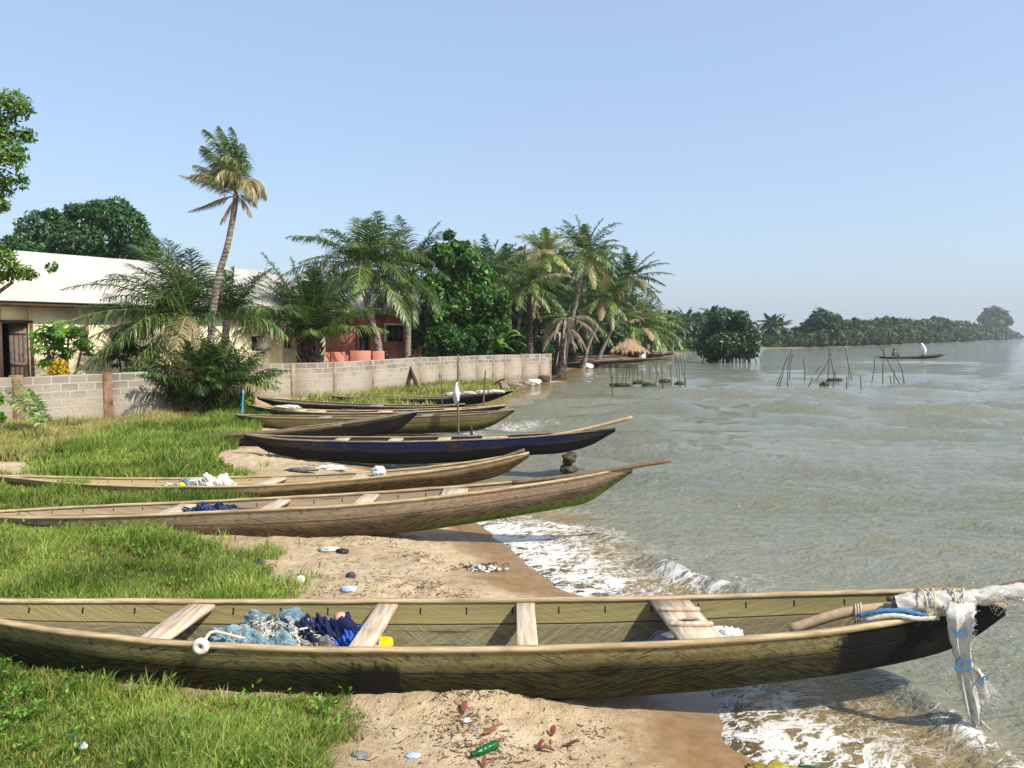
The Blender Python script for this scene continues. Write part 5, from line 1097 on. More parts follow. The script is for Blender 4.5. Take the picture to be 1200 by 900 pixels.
# ------------------------------------------------------------------ cargo and gear in the canoes
NETW = simple('pale_net', C(206, 200, 186), .9, .25, 60, .4, .1); 
def net_mat(name, c, c2):
    m = NT(name); o = m.obj(); w_ = m.n('VectorMath', {'operation': 'ADD'}, i0=o, i1=m.n('VectorMath', {'operation': 'SCALE'}, i0=m.noise(o, 9, 3, .6, out=1), Scale=.06))
    e = m.n('TexVoronoi', {'feature': 'DISTANCE_TO_EDGE'}, Vector=w_, Scale=70.); th = m.ss(e, .02, .12); n = m.noise(o, 9, 5, .65); st = m.noise(m.rmap(w_, 30, (12, 90, 40)), 1., 3, .6)
    col = m.mix(m.ss(n, .35, .65), c2, c); col = m.mix(m.math('MULTIPLY', th, .35), col, tuple(x*.4 for x in c2[:3])+(1,)); col = m.mix(m.ss(st, .55, .7, 0, .5), col, C(214, 208, 192))
    return m.surf(m.pbsdf(col, .9, m.bump(m.math('ADD', m.math('MULTIPLY', th, -1.), m.math('MULTIPLY', st, 1.5)), .9, .008), Specular_IOR_Level=.15))
NETB = net_mat('teal_net_mesh', C(170, 196, 202), C(108, 146, 160)); NETD = net_mat('navy_net_mesh', C(46, 58, 92), C(24, 32, 54)); NETBL = net_mat('blue_net_mesh', C(54, 84, 140), C(30, 46, 88)); NETG = net_mat('grey_net_mesh', C(150, 148, 142), C(88, 88, 88))
FLOATW = simple('float_foam', C(222, 212, 196), .7, .12, 20, .3, .2); CORK = simple('pink_float', C(196, 150, 136), .75, .2, 20, .3, .2)
YELP = simple('yellow_plastic', C(240, 200, 20), .35, .06, 6, .05, .5); BLUEP = simple('blue_cloth', C(44, 84, 170), .7, .35, 8, .5, .2); NAVYC = simple('navy_cloth', C(26, 34, 70), .8, .35, 9, .5, .2)
WHITEP = simple('white_plastic', C(204, 204, 200), .5, .14, 10, .4, .3); SACK = simple('woven_sack', C(188, 184, 174), .75, .2, 26, .7, .2); SACKB = simple('blue_print', C(64, 112, 152), .8, .25, 30, .3, .15)
GREY = simple('grey_cloth', C(120, 120, 124), .9, .3, 10, .6, .1); ROPE = simple('rope', C(200, 184, 156), .9, .2, 60, .4, .1)
ICO5 = icosphere(5)
def heap(name, label, cat, c, rad, cloths, strands, floats, seed, top=.0, group=None):
    """a heap of net: folded cloth parts, draped strands, floats. cloths: (dx, dy, dz, rx, ry, rz, material)"""
    r = np.random.default_rng(seed); root = thing(name, label, cat, c, group); c = np.array(c, float)
    def surf(x, y): q = max(1-(x/rad[0])**2-(y/rad[1])**2, 0); return rad[2]*q**.6*(1+.5*float(fbm(x*7+seed, y*7, 2)))
    for dx, dy, dz, rx, ry, rz, m_ in cloths:
        V, T = ICO5; n = .9+.16*np.sin(V@[9, 2, 3]+seed)+.12*np.sin(V@[3, 14, 2])+.13*np.abs(np.sin(V@[17, 9, 5]+dx*9+2*fbm(V[:, 0]*3, V[:, 1]*3)))+.1*np.abs(np.sin(V@[-8, 19, 11]+dy*9))+.05*np.abs(np.sin(V@[31, -22, 27]))+.3*fbm(V[:, 0]*5+seed, V[:, 1]*5+V[:, 2]*4, 4)
        W = V*n[:, None]*[rx, ry, rz]; W[:, 2] = np.maximum(W[:, 2], -.02); fast_mesh('folded_net', W+c+[dx, dy, dz], None, T, m_, root, True, org=c)
    for m_, n, rr, jit in strands:
        mb = MB()
        for k in range(n):
            p0 = r.uniform(-1, 1, 2)*np.array(rad[:2])*.9; a = r.uniform(0, 6.28); pts = []
            for j in range(16):
                a += r.normal(0, .75); p0 = p0+np.array([math.cos(a), math.sin(a)])*.045
                p0 = np.clip(p0, -np.array(rad[:2]), np.array(rad[:2])); pts.append((c[0]+p0[0], c[1]+p0[1], c[2]+surf(*p0)+.012+abs(r.normal(0, jit))))
            mb.tube(curve3(pts, 30), rr, 5, False)
        mb.build('net_strands', m_, root, True, org=c)
    for k, (dx, dy, m_, s_) in enumerate(floats):
        mb = MB(); q = c+np.array([dx, dy, surf(dx, dy)+s_*.6]); blob(mb, q, (s_, s_*.85, s_*.8), 2, .06, k+seed); mb.build('float', m_, root, True, org=c)
    return root
def in_boat(cn, px, dy, lift):                           # a point on the floor of a canoe
    x = pix_x(px, cn.org[1], .5); w_, h_, z_, y_ = cn.at(x); return np.array([x, y_+dy, z_+lift])
c_ = in_boat(c1, 322, .03, .17)
heap('fishing_net', 'heaped teal and cream fishing net with cork floats lying in the nearest canoe', 'fishing net', c_, (.52, .30, .24),
     [(-.22, -.12, .02, .28, .18, .2, NETB), (.0, .12, .08, .36, .15, .18, NETB), (.16, .0, .04, .22, .2, .2, NETD), (-.05, -.02, .04, .2, .16, .22, NETG), (.32, -.12, .02, .22, .13, .15, NETG), (-.38, .02, 0, .16, .22, .13, NAVYC), (.05, -.18, .04, .24, .11, .17, NETB)],
     [(NETW, 190, .0026, .018), (NETG, 20, .005, .014), (NETB, 110, .0026, .016), (NETD, 30, .003, .014), (ROPE, 5, .0095, .01)],
     [(-.28, -.05, NETB, .055), (-.12, -.2, NETB, .06), (.34, .08, FLOATW, .045), (.0, .2, CORK, .04), (.22, -.05, FLOATW, .05)], 3)
x = pix_x(238, 4.8, .6); w_, h_, z_, y_ = c1.at(x)
t = thing('net_float', 'round white ring float hanging over the rim of the nearest canoe', 'float', (x, y_-w_-.005, h_+.012)); oo = np.array(t.location)
V = []; n1, n2 = 22, 10
for i in range(n1):
    a = 2*math.pi*i/n1
    for j in range(n2):
        b = 2*math.pi*j/n2; rr = .032+.022*math.cos(b); V.append((oo[0]+rr*math.cos(a), oo[1]+.026*math.sin(b)-.012, oo[2]+rr*math.sin(a)+.004))
fast_mesh('ring', V, [(i*n2+j, ((i+1) % n1)*n2+j, ((i+1) % n1)*n2+(j+1) % n2, i*n2+(j+1) % n2) for i in range(n1) for j in range(n2)], None, FLOATW, t, True, org=oo)
MB().tube(curve3([oo+[.0, 0, .0], oo+[.02, .1, .05], oo+[.08, .2, .0], oo+[.16, .28, -.06], oo+[.3, .3, -.08]], 18), .011, 6).build('rope', ROPE, t, True, org=oo)
c_ = in_boat(c1, 398, .06, .22); t = thing('cloth_bundle', 'navy and blue cloth bundle beside the yellow can in the nearest canoe', 'bundle', c_)
for dx, dy, rx, ry, rz, m_ in ((-.08, .05, .2, .2, .2, NAVYC), (.1, -.02, .16, .22, .15, BLUEP), (.02, -.14, .22, .1, .08, NAVYC)):
    V, T = ICO5; n = .92+.14*np.sin(V@[8, 3, 5])+.12*np.sin(V@[4, 13, 3])+.14*np.abs(np.sin(V@[15, 7, 11]+2*fbm(V[:, 0]*3, V[:, 1]*3)))+.08*np.abs(np.sin(V@[-12, 23, 9]))+.4*fbm(V[:, 0]*4, V[:, 1]*4+V[:, 2]*5, 4); W = V*n[:, None]*[rx, ry, rz]; W[:, 2] = np.maximum(W[:, 2], -.06); fast_mesh('folded_cloth', W+c_+[dx, dy, 0], None, T, m_, t, True, org=c_)
for dx, dy, dz in ((-.03, .12, .2), (-.12, -.1, .1)):
    mb = MB(); blob(mb, c_+np.array([dx, dy, dz]), (.05, .04, .04), 2, .1, 3); mb.build('float', CORK, t, True, org=c_)
c_ = in_boat(c1, 431, .05, .2); t = thing('jerrycan', 'yellow plastic can wedged under a seat of the nearest canoe', 'can', c_)
o = MB().box(c_, (.3, .3, .2), up=(.25, .1, 1)).build('can_body', YELP, t, org=c_); bevel(o, .035, 3)
MB().tube([c_+[.1, -.17, .02], c_+[.13, -.21, .0]], [.03, .03], 12).build('cap', FLOATW, t, True, org=c_)
MB().tube(curve3([c_+[-.09, .04, .11], c_+[-.06, .04, .15], c_+[.05, .03, .14], c_+[.08, .03, .09]], 12), .014, 8).build('handle', YELP, t, True, org=c_)
c_ = in_boat(c1, 848, .0, .12); t = thing('plastic_bag', 'crumpled white bag on the floor next to the holed seat', 'bag', c_)
mb = MB(); crumple(mb, c_+np.array([0, -.0, .1]), (.17, .14, .14), 9, 4); crumple(mb, c_+np.array([-.16, .02, .07]), (.1, .12, .1), 12, 4); mb.build('bag', WHITEP, t, True, org=c_)
c_ = in_boat(c1, 783, .0, .1); t = thing('bucket', 'grey bucket on its side beneath the holed seat', 'bucket', c_)
MB().tube([c_+[0, -.22, .06], c_+[0, -.02, .08], c_+[0, .1, .09]], [.09, .11, .12], 14).build('bucket_body', GREY, t, True, org=c_); mb = MB(); an = np.linspace(0, 2*math.pi, 16); mb.tube([c_+np.array([.122*math.cos(a), .1, .09+.122*math.sin(a)]) for a in an], .008, 6, False); mb.build('lip', GREY, t, True, org=c_)

# sack wrapped round the bow and the lashed poles
p0, p1, p2, p3 = P(925, 738, 5.2), P(1000, 716, 5.14), P(1110, 706, 5.1), P(1240, 682, 5.0)
t = thing('punting_pole', 'thick pale pole lashed with sacking along the bow of the nearest canoe', 'pole', p1); MB().tube(curve3([p0, p1, p2, p3], 30), np.linspace(.036, .032, 30), 10).build('pole_shaft', POLEWOOD, t, True, org=p1)
q0, q1, q2 = P(1040, 702, 5.22), P(1130, 696, 5.2), P(1235, 674, 5.15)
t = thing('punting_pole', 'thin brown pole lying on top of the sacking at the bow of the nearest canoe', 'pole', q1); MB().tube(curve3([q0, q1, q2], 20), .02, 8).build('pole_shaft', POLEDARK, t, True, org=q1)
sk = thing('torn_sack', 'white woven sack with blue print wrapped round the bow and hanging down in frayed strips', 'sack', p2); so_ = np.array(p2)
def wrap(name, a, b, r0, m_, seed, n=28, k=18, rough=.16, parent=sk):
    c = curve3([P(*v) for v in (a, ((a[0]+b[0])/2, (a[1]+b[1])/2, (a[2]+b[2])/2), b)], n); V = []
    tan = nrm(np.gradient(c, axis=0)); up = np.array([0, 0, 1.]); A = nrm(np.cross(tan, up)); B = np.cross(A, tan)
    for i in range(n):
        for j in range(k):
            th_ = 2*math.pi*j/k; rr = r0*(1+rough*math.sin(i*.9+j*1.7+seed)+rough*2*float(fbm(i*.35+seed, j*.9, 3)))*(.75+.25*math.sin(math.pi*i/(n-1)))
            V.append(c[i]+A[i]*math.cos(th_)*rr+B[i]*math.sin(th_)*rr*1.05)
    return fast_mesh(name, V, [(i*k+j, i*k+(j+1) % k, (i+1)*k+(j+1) % k, (i+1)*k+j) for i in range(n-1) for j in range(k)], None, m_, parent, True, org=so_)
wrap('sack_wrap', (1048, 709, 5.05), (1140, 705, 5.0), .072, SACK, 1); wrap('sack_wrap', (1115, 704, 5.03), (1215, 690, 5.0), .05, SACK, 5)
def strip(name, rows, m_, seed, wav=.02, n=11):
    """hanging cloth: rows (left px, right px, py, D)"""
    V = []; r = np.random.default_rng(seed); rows = np.array(rows, float); s = np.linspace(0, len(rows)-1, 40); rr = [interp(np.arange(len(rows)), rows[:, k], s) for k in range(4)]
    for i in range(40):
        for j in range(n):
            u = j/(n-1); edge = (u in (0, 1.))*r.normal(0, 1.2); px = rr[0][i]+(rr[1][i]-rr[0][i])*u+edge; q = P(px, rr[2][i]+r.normal()*.3, rr[3][i]); q[1] += wav*math.sin(u*9+i*.12+seed)+wav*.6*math.sin(u*17+i*.05); V.append(q)
    o = fast_mesh(name, V, [(i*n+j, (i+1)*n+j, (i+1)*n+j+1, i*n+j+1) for i in range(39) for j in range(n-1)], None, m_, sk, True, org=so_); o.modifiers.new('thick', 'SOLIDIFY').thickness = .003; return o
DS = 4.78
strip('sack_strip', [(1114, 1140, 706, 4.9), (1112, 1139, 722, DS), (1114, 1136, 750, DS), (1120, 1137, 775, DS), (1124, 1143, 800, DS), (1131, 1150, 828, DS), (1138, 1150, 848, DS)], SACK, 1)
strip('sack_strip', [(1134, 1146, 782, DS+.02), (1138, 1160, 800, DS+.02), (1142, 1168, 818, DS+.02), (1146, 1164, 826, DS+.02)], SACK, 4, .015, 7)
mb = MB(); r = np.random.default_rng(12)
for k in range(150):
    f_ = r.random()
    if f_ < .45: a = P(r.uniform(1132, 1150), r.uniform(832, 850), DS); b = a+np.array([r.normal(.02, .03), r.normal(0, .02), -r.uniform(.05, .2)])
    elif f_ < .75: a = P(r.uniform(1152, 1166), r.uniform(800, 826), DS+.02); b = a+np.array([r.uniform(.0, .07), r.normal(0, .03), r.uniform(-.08, .03)])
    else: yy = r.uniform(715, 800); a = P(1138+r.normal(0, 2), yy, DS); b = a+np.array([r.uniform(.0, .05), r.normal(0, .02), r.uniform(-.05, .02)])
    mb.tube(curve3([a, (a+b)/2+r.normal(0, .008, 3), b], 5), .0014, 3, False)
for a, b in (((1148, 850), (1160, 880)), ((1144, 850), (1147, 872)), ((1150, 845), (1164, 856)), ((1146, 852), (1157, 868))):
    a, b = P(*a, DS), P(*b, DS); mb.tube(curve3([a, (a+b)/2+[0.0, 0, -.01], b], 8), np.linspace(.008, .002, 8), 4)
for k in range(60):
    a = P(r.uniform(1160, 1196), r.uniform(692, 712), 4.95); b = a+np.array([r.normal(.02, .05), r.normal(0, .03), r.uniform(-.09, .05)]); mb.tube(curve3([a, (a+b)/2+r.normal(0, .012, 3), b], 5), .0014, 3, False)
fz = mb.build('frayed_thread', SACK, sk, org=so_); fz['kind'] = 'stuff'
mb = MB()
for x_ in (1078, 1084, 1092, 1112, 1117, 1128):
    c_ = P(x_, 706, 5.02); an = np.linspace(0, 2*math.pi, 20); tl = r.normal(0, .25); mb.tube([c_+np.array([.1*math.cos(a)*tl, .098*math.cos(a), .1*math.sin(a)-.01]) for a in an], .006, 5, False)
mb.build('lashing', ROPE, sk, True, org=so_)
mb = MB(); mb.tube(curve3([P(1006, 722, 4.98), P(1030, 716, 4.95), P(1058, 716, 4.93), P(1084, 721, 4.92)], 20), np.array([.012, .018]*10), 8); mb.build('twisted_cloth', SACKB, sk, True, org=so_)
mb = MB(); mb.tube(curve3([P(1014, 727, 4.95), P(1045, 721, 4.91), P(1075, 725, 4.9), P(1100, 724, 4.89)], 20), np.array([.014, .017]*10), 8); mb.build('twisted_cloth', SACK, sk, True, org=so_)
mb = MB()
for k in range(3):
    c_ = P(1002+k*3, 719-k, 5.14); mb.tube([c_+np.array([.02*math.cos(a), .055*math.cos(a), .06*math.sin(a)]) for a in np.linspace(0, 2*math.pi, 18)], .006, 5, False)
mb.build('lashing', ROPE, sk, True, org=so_)
def letter(ch, px, py, D, size, rot):
    cu = bpy.data.curves.new('letter', 'FONT'); cu.body = ch; cu.align_x = 'CENTER'; cu.align_y = 'CENTER'; cu.size = size; cu.extrude = .001; cu.offset = size*.02
    o = bpy.data.objects.new('letter', cu); COL.objects.link(o); dg = bpy.context.evaluated_depsgraph_get(); me = bpy.data.meshes.new_from_object(o.evaluated_get(dg)); bpy.data.objects.remove(o)
    M = Matrix.Rotation(R(90), 4, 'X') @ Matrix.Rotation(R(rot), 4, 'Z'); me.transform(M); me.materials.clear(); me.materials.append(SACKB)
    q = np.array(P(px, py, D)); l = bpy.data.objects.new('printed_letter', me); link(l, sk); l.location = q-so_; l['label'] = 'blue printed letter '+ch
letter('A', 1121, 742, DS-.05, .085, 172); letter('V', 1131, 741, DS-.045, .08, 172); letter('G', 1127.5, 780, DS-.045, .135, -95); letter('S', 1151, 797, DS-.04, .09, -60)

# gear of the other canoes
c_ = in_boat(c2, 263, .0, .22)
heap('fishing_net', 'dark blue net and grey ropes piled in the second canoe', 'fishing net', c_, (.48, .2, .15), [(-.2, 0, .02, .3, .18, .16, NETBL), (-.05, .06, .04, .2, .14, .14, NETD), (.25, 0, 0, .26, .17, .12, NETG)], [(NETG, 26, .008, .012), (NETBL, 14, .007, .01)], [(.12, -.1, FLOATW, .04)], 6)
c_ = in_boat(c3, 243, .0, .12)
heap('fishing_net', 'pale blue white net heaped in the third canoe', 'fishing net', c_, (.55, .24, .2), [(-.2, 0, .02, .3, .2, .16, NETB), (.1, .03, .03, .3, .2, .2, NETW), (-.5, 0, 0, .2, .18, .12, NETW)], [(NETW, 26, .009, .012), (NETB, 14, .009, .01)], [(-.32, -.12, YELP, .06), (.2, -.1, FLOATW, .06)], 8)
c_ = in_boat(c3, 282, .0, .14); t = thing('yellow_cloth', 'yellow cloth spread beside the pale net in the third canoe', 'cloth', c_); mb = MB(); blob(mb, c_, (.34, .2, .1), 3, .25, 5); mb.build('cloth', YELP, t, True, org=c_)
c_ = in_boat(c3, 443, .0, .2); t = thing('plastic_bag', 'small white bag on the forward seat of the third canoe', 'bag', c_); mb = MB(); crumple(mb, c_+[0, 0, .08], (.12, .12, .1), 6, 4); mb.build('bag', WHITEP, t, True, org=c_)
def pole(label, pts, r0=.025, mat=POLEDARK, name='punting_pole', group=None, cat='pole'):
    q = [P(*v) for v in pts]; t = thing(name, label, cat, q[0], group); MB().tube(curve3(q, 16) if len(q) > 2 else q, r0, 7).build('pole_shaft' if name == 'punting_pole' else 'shaft', mat, t, True, org=q[0]); return t
pole('brown pole lying along the second canoe and jutting past its bow', [(600, 566, 9.1), (690, 555, 9.15), (786, 539.5, 9.2)], .028)
pole('grey pole resting on the raised bow of the third canoe', [(545, 546, 11.4), (580, 539, 11.4), (615, 527.5, 11.4)], .03)
pole('pale bamboo pole jutting up past the bow of the blue painted canoe', [(640, 512, 14.7), (690, 502, 14.7), (741, 489, 14.7)], .035, POLEWOOD)
pole('grey plank pole lying along the rim of the charred canoe', [(250, 511.5, 16.0), (330, 506, 16.0), (400, 498.5, 16.0)], .03)
c_ = in_boat(c9, 555, 0, .3); t = thing('sacking', 'white sacking draped over the bow of the black tarred canoe', 'sack', c_)
for px in (532, 550, 566, 580): 
    q = P(px, 462.3-(px-532)*.06, 27.7); mb = MB(); crumple(mb, q, (.4, .3, .1), px, 4); mb.build('sack_fold', SACK, t, True, org=c_)
c_ = P(408, 482, 23.8); t = thing('blue_tarp', 'crumpled blue cloth lying in the brown canoe farthest up the bank', 'cloth', c_); mb = MB(); crumple(mb, c_, (.4, .25, .12), 7, 4); mb.build('cloth', NETBL, t, True, org=c_)
c_ = P(336, 477, 21.6); t = thing('plastic_sheet', 'grey white plastic sheet on the stern deck of the dark green canoe', 'sheet', c_); mb = MB(); crumple(mb, c_, (.42, .25, .07), 8, 4); mb.build('sheet', WHITEP, t, True, org=c_)

# stump under the blue canoe
kz = c4.at(pix_x(665, 14.75, .4)); q = np.array([pix_x(665, 14.75, .2), 14.75, 0.]); t = thing('support_stump', 'stacked dark stones propping the bow of the blue painted canoe above the water', 'support', q-np.array([0, 0, .2]))
for k, (z_, s_) in enumerate(((-.02, .17), (kz[2]*.5, .125), (kz[2]-.09, .15))):
    mb = MB(); blob(mb, q+np.array([.02*k, 0, z_]), (s_, s_*.8, kz[2]*.3), 2, .16, k+4); mb.build('stone', simple('wet_stone', C(92, 82, 62), .6, .4, 8, .5, .3, C(38, 34, 28)) if k == 0 else bpy.data.materials['wet_stone'], t, True, org=q-np.array([0, 0, .2]))
# poles standing in the water between the canoes
def stick(label, px0, py0, px1, py1, r_=.03, name='mooring_pole', mat=POLEDARK, group=None, cat='pole', land=False, wob=.0, z0=0.):
    b = G(px0, py0, z0); e = P(px1, py1, b[1]); t = thing(name, label, cat, b+np.array([0, 0, -.4]), group); r = np.random.default_rng(int(px0*7+py1)); mid = (b+e)/2+r.normal(0, 1, 3)*wob*np.linalg.norm(e-b)
    MB().tube(curve3([b+(b-e)/np.linalg.norm(b-e)*.45, b, mid, e], 12), np.linspace(r_*1.1, r_*.75, 12), 6).build('shaft', mat, t, True, org=b+np.array([0, 0, -.4])); return t, b, e
t, b, e = stick('tall mooring pole carrying a white cloth flag in front of the olive grey canoe', 537.5, 513, 537, 416, .03, wob=.01)
q = P(536, 450, b[1]-.03); V = []; n = 8
for i in range(14):
    s = i/13
    for j in range(n):
        u = j/(n-1); w_ = .13*(1-.1*s)*(1.3 if .4 < s < .85 else .8); V.append(P(538-u*(3+4*math.sin(min(1, s*1.2)*2.4)), 447+s*23+u*(5*s+1), b[1]-.06+.05*math.sin(u*5+s*4)))
o = fast_mesh('flag', V, [(i*n+j, (i+1)*n+j, (i+1)*n+j+1, i*n+j+1) for i in range(13) for j in range(n-1)], None, WHITEP, t, True, org=np.array(t.location)); o.modifiers.new('thick', 'SOLIDIFY').thickness = .01
stick('leaning mooring pole near the bow of the olive grey canoe', 565.5, 488, 569, 434, .035, wob=.02)
stick('thin mooring pole behind the olive grey canoe, left of the flag pole', 518, 486, 517.5, 440, .02, wob=.01)
stick('short black post standing in the water behind the blue painted canoe', 553, 513.5, 552, 499, .05, mat=DARKWOOD)
stick('blue painted stake at the foot of the shrubs by the long wall', 283.5, 488, 285, 457, .035, 'blue_stake', simple('turquoise_paint', C(70, 150, 190), .6, .2), cat='stake', z0=.34)
q = ground_at(292, 486); t = thing('blue_tarp', 'blue plastic sheet on the ground beside the blue stake', 'sheet', q); mb = MB(); crumple(mb, q+[0.1, 0, .05], (.45, .3, .12), 3, 4); mb.build('sheet', simple('light_blue_plastic', C(110, 160, 205), .5, .25, 4), t, True, org=q)

# fish trap stakes
SA = [(717, 449, 716, 425), (722.5, 452, 723, 421), (733, 450, 736, 425), (737.5, 443, 738.5, 424), (742, 452, 741, 424), (747, 446, 746, 427), (752, 453, 752.5, 424), (761, 441, 761, 428), (768.5, 452, 769, 424), (776, 450, 765, 424), (776.5, 451, 775.5, 423), (786.5, 448, 786, 426), (795, 449, 791, 416), (797, 450, 794, 420), (803, 449, 797, 414), (803.5, 448, 803, 424), (717.5, 464, 717, 440), (744, 438, 743, 426), (729, 448, 731, 436)]
for a, b_, c_, d_ in SA: stick('bare stick of the stake cluster standing in the water in front of the thatched hut', a, b_, c_, d_, .02, 'fishing_stake', DARKWOOD, 'fishing stakes in front of the hut', 'stake', wob=.02)
SB = [(911.5, 449, 924, 416), (914, 450, 919, 434), (923, 451, 927.5, 409), (925, 444, 929, 414), (943, 446, 940.5, 420), (948, 452, 952, 442), (957.5, 444, 974, 413), (956, 436, 962, 428), (966.5, 452, 965, 446), (970, 445, 971.5, 406), (976.5, 452, 973.5, 420), (979, 446, 978, 434), (992, 452, 992.5, 440), (998, 444, 990.5, 408), (995, 443, 994, 434), (1009, 452, 1008, 440), (1022, 446, 1025, 417), (1034.5, 447, 1036, 404), (1053, 448, 1029, 402), (1059.5, 449.5, 1051, 419), (1048, 447, 1048.5, 434), (1044, 447, 1043, 440)]
for a, b_, c_, d_ in SB: stick('bent bare stick of the open stake cluster standing far out in the lagoon', a, b_, c_, d_, .024, 'fishing_stake', DARKWOOD, 'fishing stakes out in the lagoon', 'stake', wob=.035)
for px, py, py0 in ((834, 423, 416), (845, 424, 413), (862, 422, 414), (874, 424, 415), (880, 422, 414), (891, 424, 417)): stick('short stake at the foot of the big mangrove bush', px, py, px-.5, py0, .03, 'fishing_stake', POLEDARK, 'stakes by the mangrove bush', 'stake', wob=.02)
for k, (px, py, w_, lab) in enumerate(((727, 452, .55, 'long dark raft of weed caught on the left stakes of the cluster near the hut'), (761, 452, .35, 'small dark weed clump at the middle stakes near the hut'), (780, 447, .35, 'small weed clump behind the right stakes near the hut'), (750, 449, .4, 'flat weed clump behind the middle stakes near the hut'), (797, 450, .3, 'weed clump around the two right hand leaning stakes near the hut'), (978, 446, .45, 'weed tangled on the stakes out in the lagoon'), (966, 451, .25, 'low dark weed tuft in front of the lagoon stakes'))):
    q = G(px, py, 0); t = thing('weed_clump', lab, 'weed', q); mb = MB(); crumple(mb, q, (w_*1.1, w_*.5, .16), k+30, 4, .45); mb.build('weed', simple('dark_weed', C(58, 66, 40), .8, .4, 5) if k == 0 else bpy.data.materials['dark_weed'], t, False, org=q)
stick('thin stick with a scrap of white plastic at the water edge by the withered palm', 699, 441, 688, 428, .025, 'mooring_pole', POLEWOOD, wob=.02)
q = G(688, 431.5, .0); t = thing('plastic_scrap', 'white plastic scrap on the shore just below the beached canoes', 'litter', q); mb = MB(); blob(mb, q+[0, 0, .15], (.5, .3, .22), 2, .3, 3); mb.build('scrap', WHITEP, t, True, org=q)

# rubble along the shore at the end of the wall
ROCK = simple('shore_rock', C(150, 138, 120), .9, .35, 4, .5, .15, C(84, 74, 62))
for k, (px, py, s_, m_, lab) in enumerate(((602, 453, .4, ROCK, 'grey rock on the shore at the end of the wall, leftmost of three'), (615, 451, .32, ROCK, 'grey rock between two others below the dark palm trunk'), (633, 447.5, .5, DARKWOOD, 'dark driftwood lump beside the dark palm trunk'), (626, 450.5, .4, WHITEP, 'pale washed up plastic at the water edge below the dark palm trunk'), (646, 446, .45, DARKWOOD, 'dark root mass at the foot of the withered palm'), (588, 456, .3, ROCK, 'small rock behind the bow of the black tarred canoe'))):
    q = ground_at(px, py); t = thing('shore_rock' if m_ is ROCK else 'shore_debris', lab, 'rock' if m_ is ROCK else 'debris', q); mb = MB(); blob(mb, q+[0, 0, s_*.2], (s_, s_*.8, s_*.5), 2, .3, k+50); mb.build('rock' if m_ is ROCK else 'lump', m_, t, True, org=q)
for k, (a, b_, c_, d_, lab) in enumerate(((578, 452, 592, 444, 'forked driftwood branch leaning near the shore below the wall'), (588, 456, 584, 446, 'upright broken branch beside the forked driftwood'))):
    stick(lab, a, b_, c_, d_, .06, 'driftwood', DARKWOOD, None, 'driftwood', wob=.08, z0=.2)

# ------------------------------------------------------------------ litter on the beach
q = ground_at(571, 881); t = thing('green_bottle', 'crushed green plastic bottle lying on the sand', 'bottle', q)
ax = nrm(G(589, 872, q[2])-G(554, 887, q[2])); prof = [(-.125, .012), (-.12, .014), (-.105, .015), (-.1, .018), (-.07, .03), (-.05, .034), (-.02, .029), (.0, .034), (.03, .03), (.05, .034), (.075, .034), (.085, .03), (.092, .014)]
m = NT('green_plastic'); GBOT = m.surf(m.n('MixShader', i0=.45, i1=m.pbsdf(C(24, 110, 54), .22, m.bump(m.noise(m.obj(), 25, 2), .5, .02), Specular_IOR_Level=.7), i2=m.n('BsdfTranslucent', Color=C(40, 160, 80))))
mb = MB(); pts = [q+ax*a*.8+np.array([0, 0, .022]) for a, _ in prof]; mb.tube(pts, [b_*.8*(1+.12*math.sin(i*2.3)) for i, (_, b_) in enumerate(prof)], 16); o = mb.build('bottle', GBOT, t, True, org=q)
mb = MB(); mb.tube([q-ax*.112+[0, 0, .022], q-ax*.098+[0, 0, .022]], .013, 12); mb.build('cap', simple('bottle_cap', C(16, 80, 40), .4, .1), t, True, org=q)
LEAFD = simple('dead_leaf', C(190, 130, 88), .7, .25, 20, .2, .2, C(140, 84, 54)); REDL = simple('red_husk', C(150, 88, 72), .75, .3, 20, .3, .2, C(104, 58, 48))
def leaf(label, px, py, L, W, ang, m_, name='fallen_leaf', cat='leaf', lift=.015, seed=0):
    q = ground_at(px, py); a = np.array([math.cos(R(ang)), math.sin(R(ang)), 0]); b = np.array([-a[1], a[0], 0]); V = []; n = 9
    for i, s in enumerate(np.linspace(-.5, .5, n)):
        w_ = W*.5*math.cos(s*math.pi)**.7+.001; c_ = q+a*s*L+np.array([0, 0, lift+.02*math.sin(s*3+seed)])
        V += [c_-b*w_+[0, 0, .014], c_, c_+b*w_+[0, 0, .012]]
    t = thing(name, label, cat, q); o = fast_mesh('blade', V, [(i*3+j, (i+1)*3+j, (i+1)*3+j+1, i*3+j+1) for i in range(n-1) for j in (0, 1)], None, m_, t, True, org=q); o.modifiers.new('thick', 'SOLIDIFY').thickness = .003
leaf('long tan orange leaf lying above the green bottle', 577, 859, .13, .04, 22, LEAFD); leaf('flat red husk on the sand right of the green bottle', 669, 875, .1, .028, -8, REDL, 'red_husk', 'husk'); leaf('curved red husk in front of the flat one', 640, 883, .1, .024, 10, REDL, 'red_husk', 'husk', seed=2); leaf('small dark red husk standing up on the sand below the canoe hull', 648, 863, .035, .035, 70, REDL, 'red_husk', 'husk', .03); leaf('short red husk scrap touching the curved one', 634, 878, .06, .025, 50, REDL, 'red_husk', 'husk', .02, 1); leaf('reddish leaf tucked into the wrack under the canoe', 544, 835, .06, .04, 80, REDL, lift=.03); leaf('narrow brown leaf at the bottom edge below the bottle', 567, 897, .05, .02, 85, REDL)
def lump(name, label, cat, px, py, rad, m_, seed, rough=.3, part='lump', lift=.3):
    q = ground_at(px, py); t = thing(name, label, cat, q); mb = MB(); (crumple if part == 'bag' else blob)(mb, q+np.array([0, 0, rad[2]*lift]), rad, **(dict(seed=seed) if part == 'bag' else dict(sub=3, rough=rough, seed=seed))); mb.build(part, m_, t, part != 'bag', org=q); return t
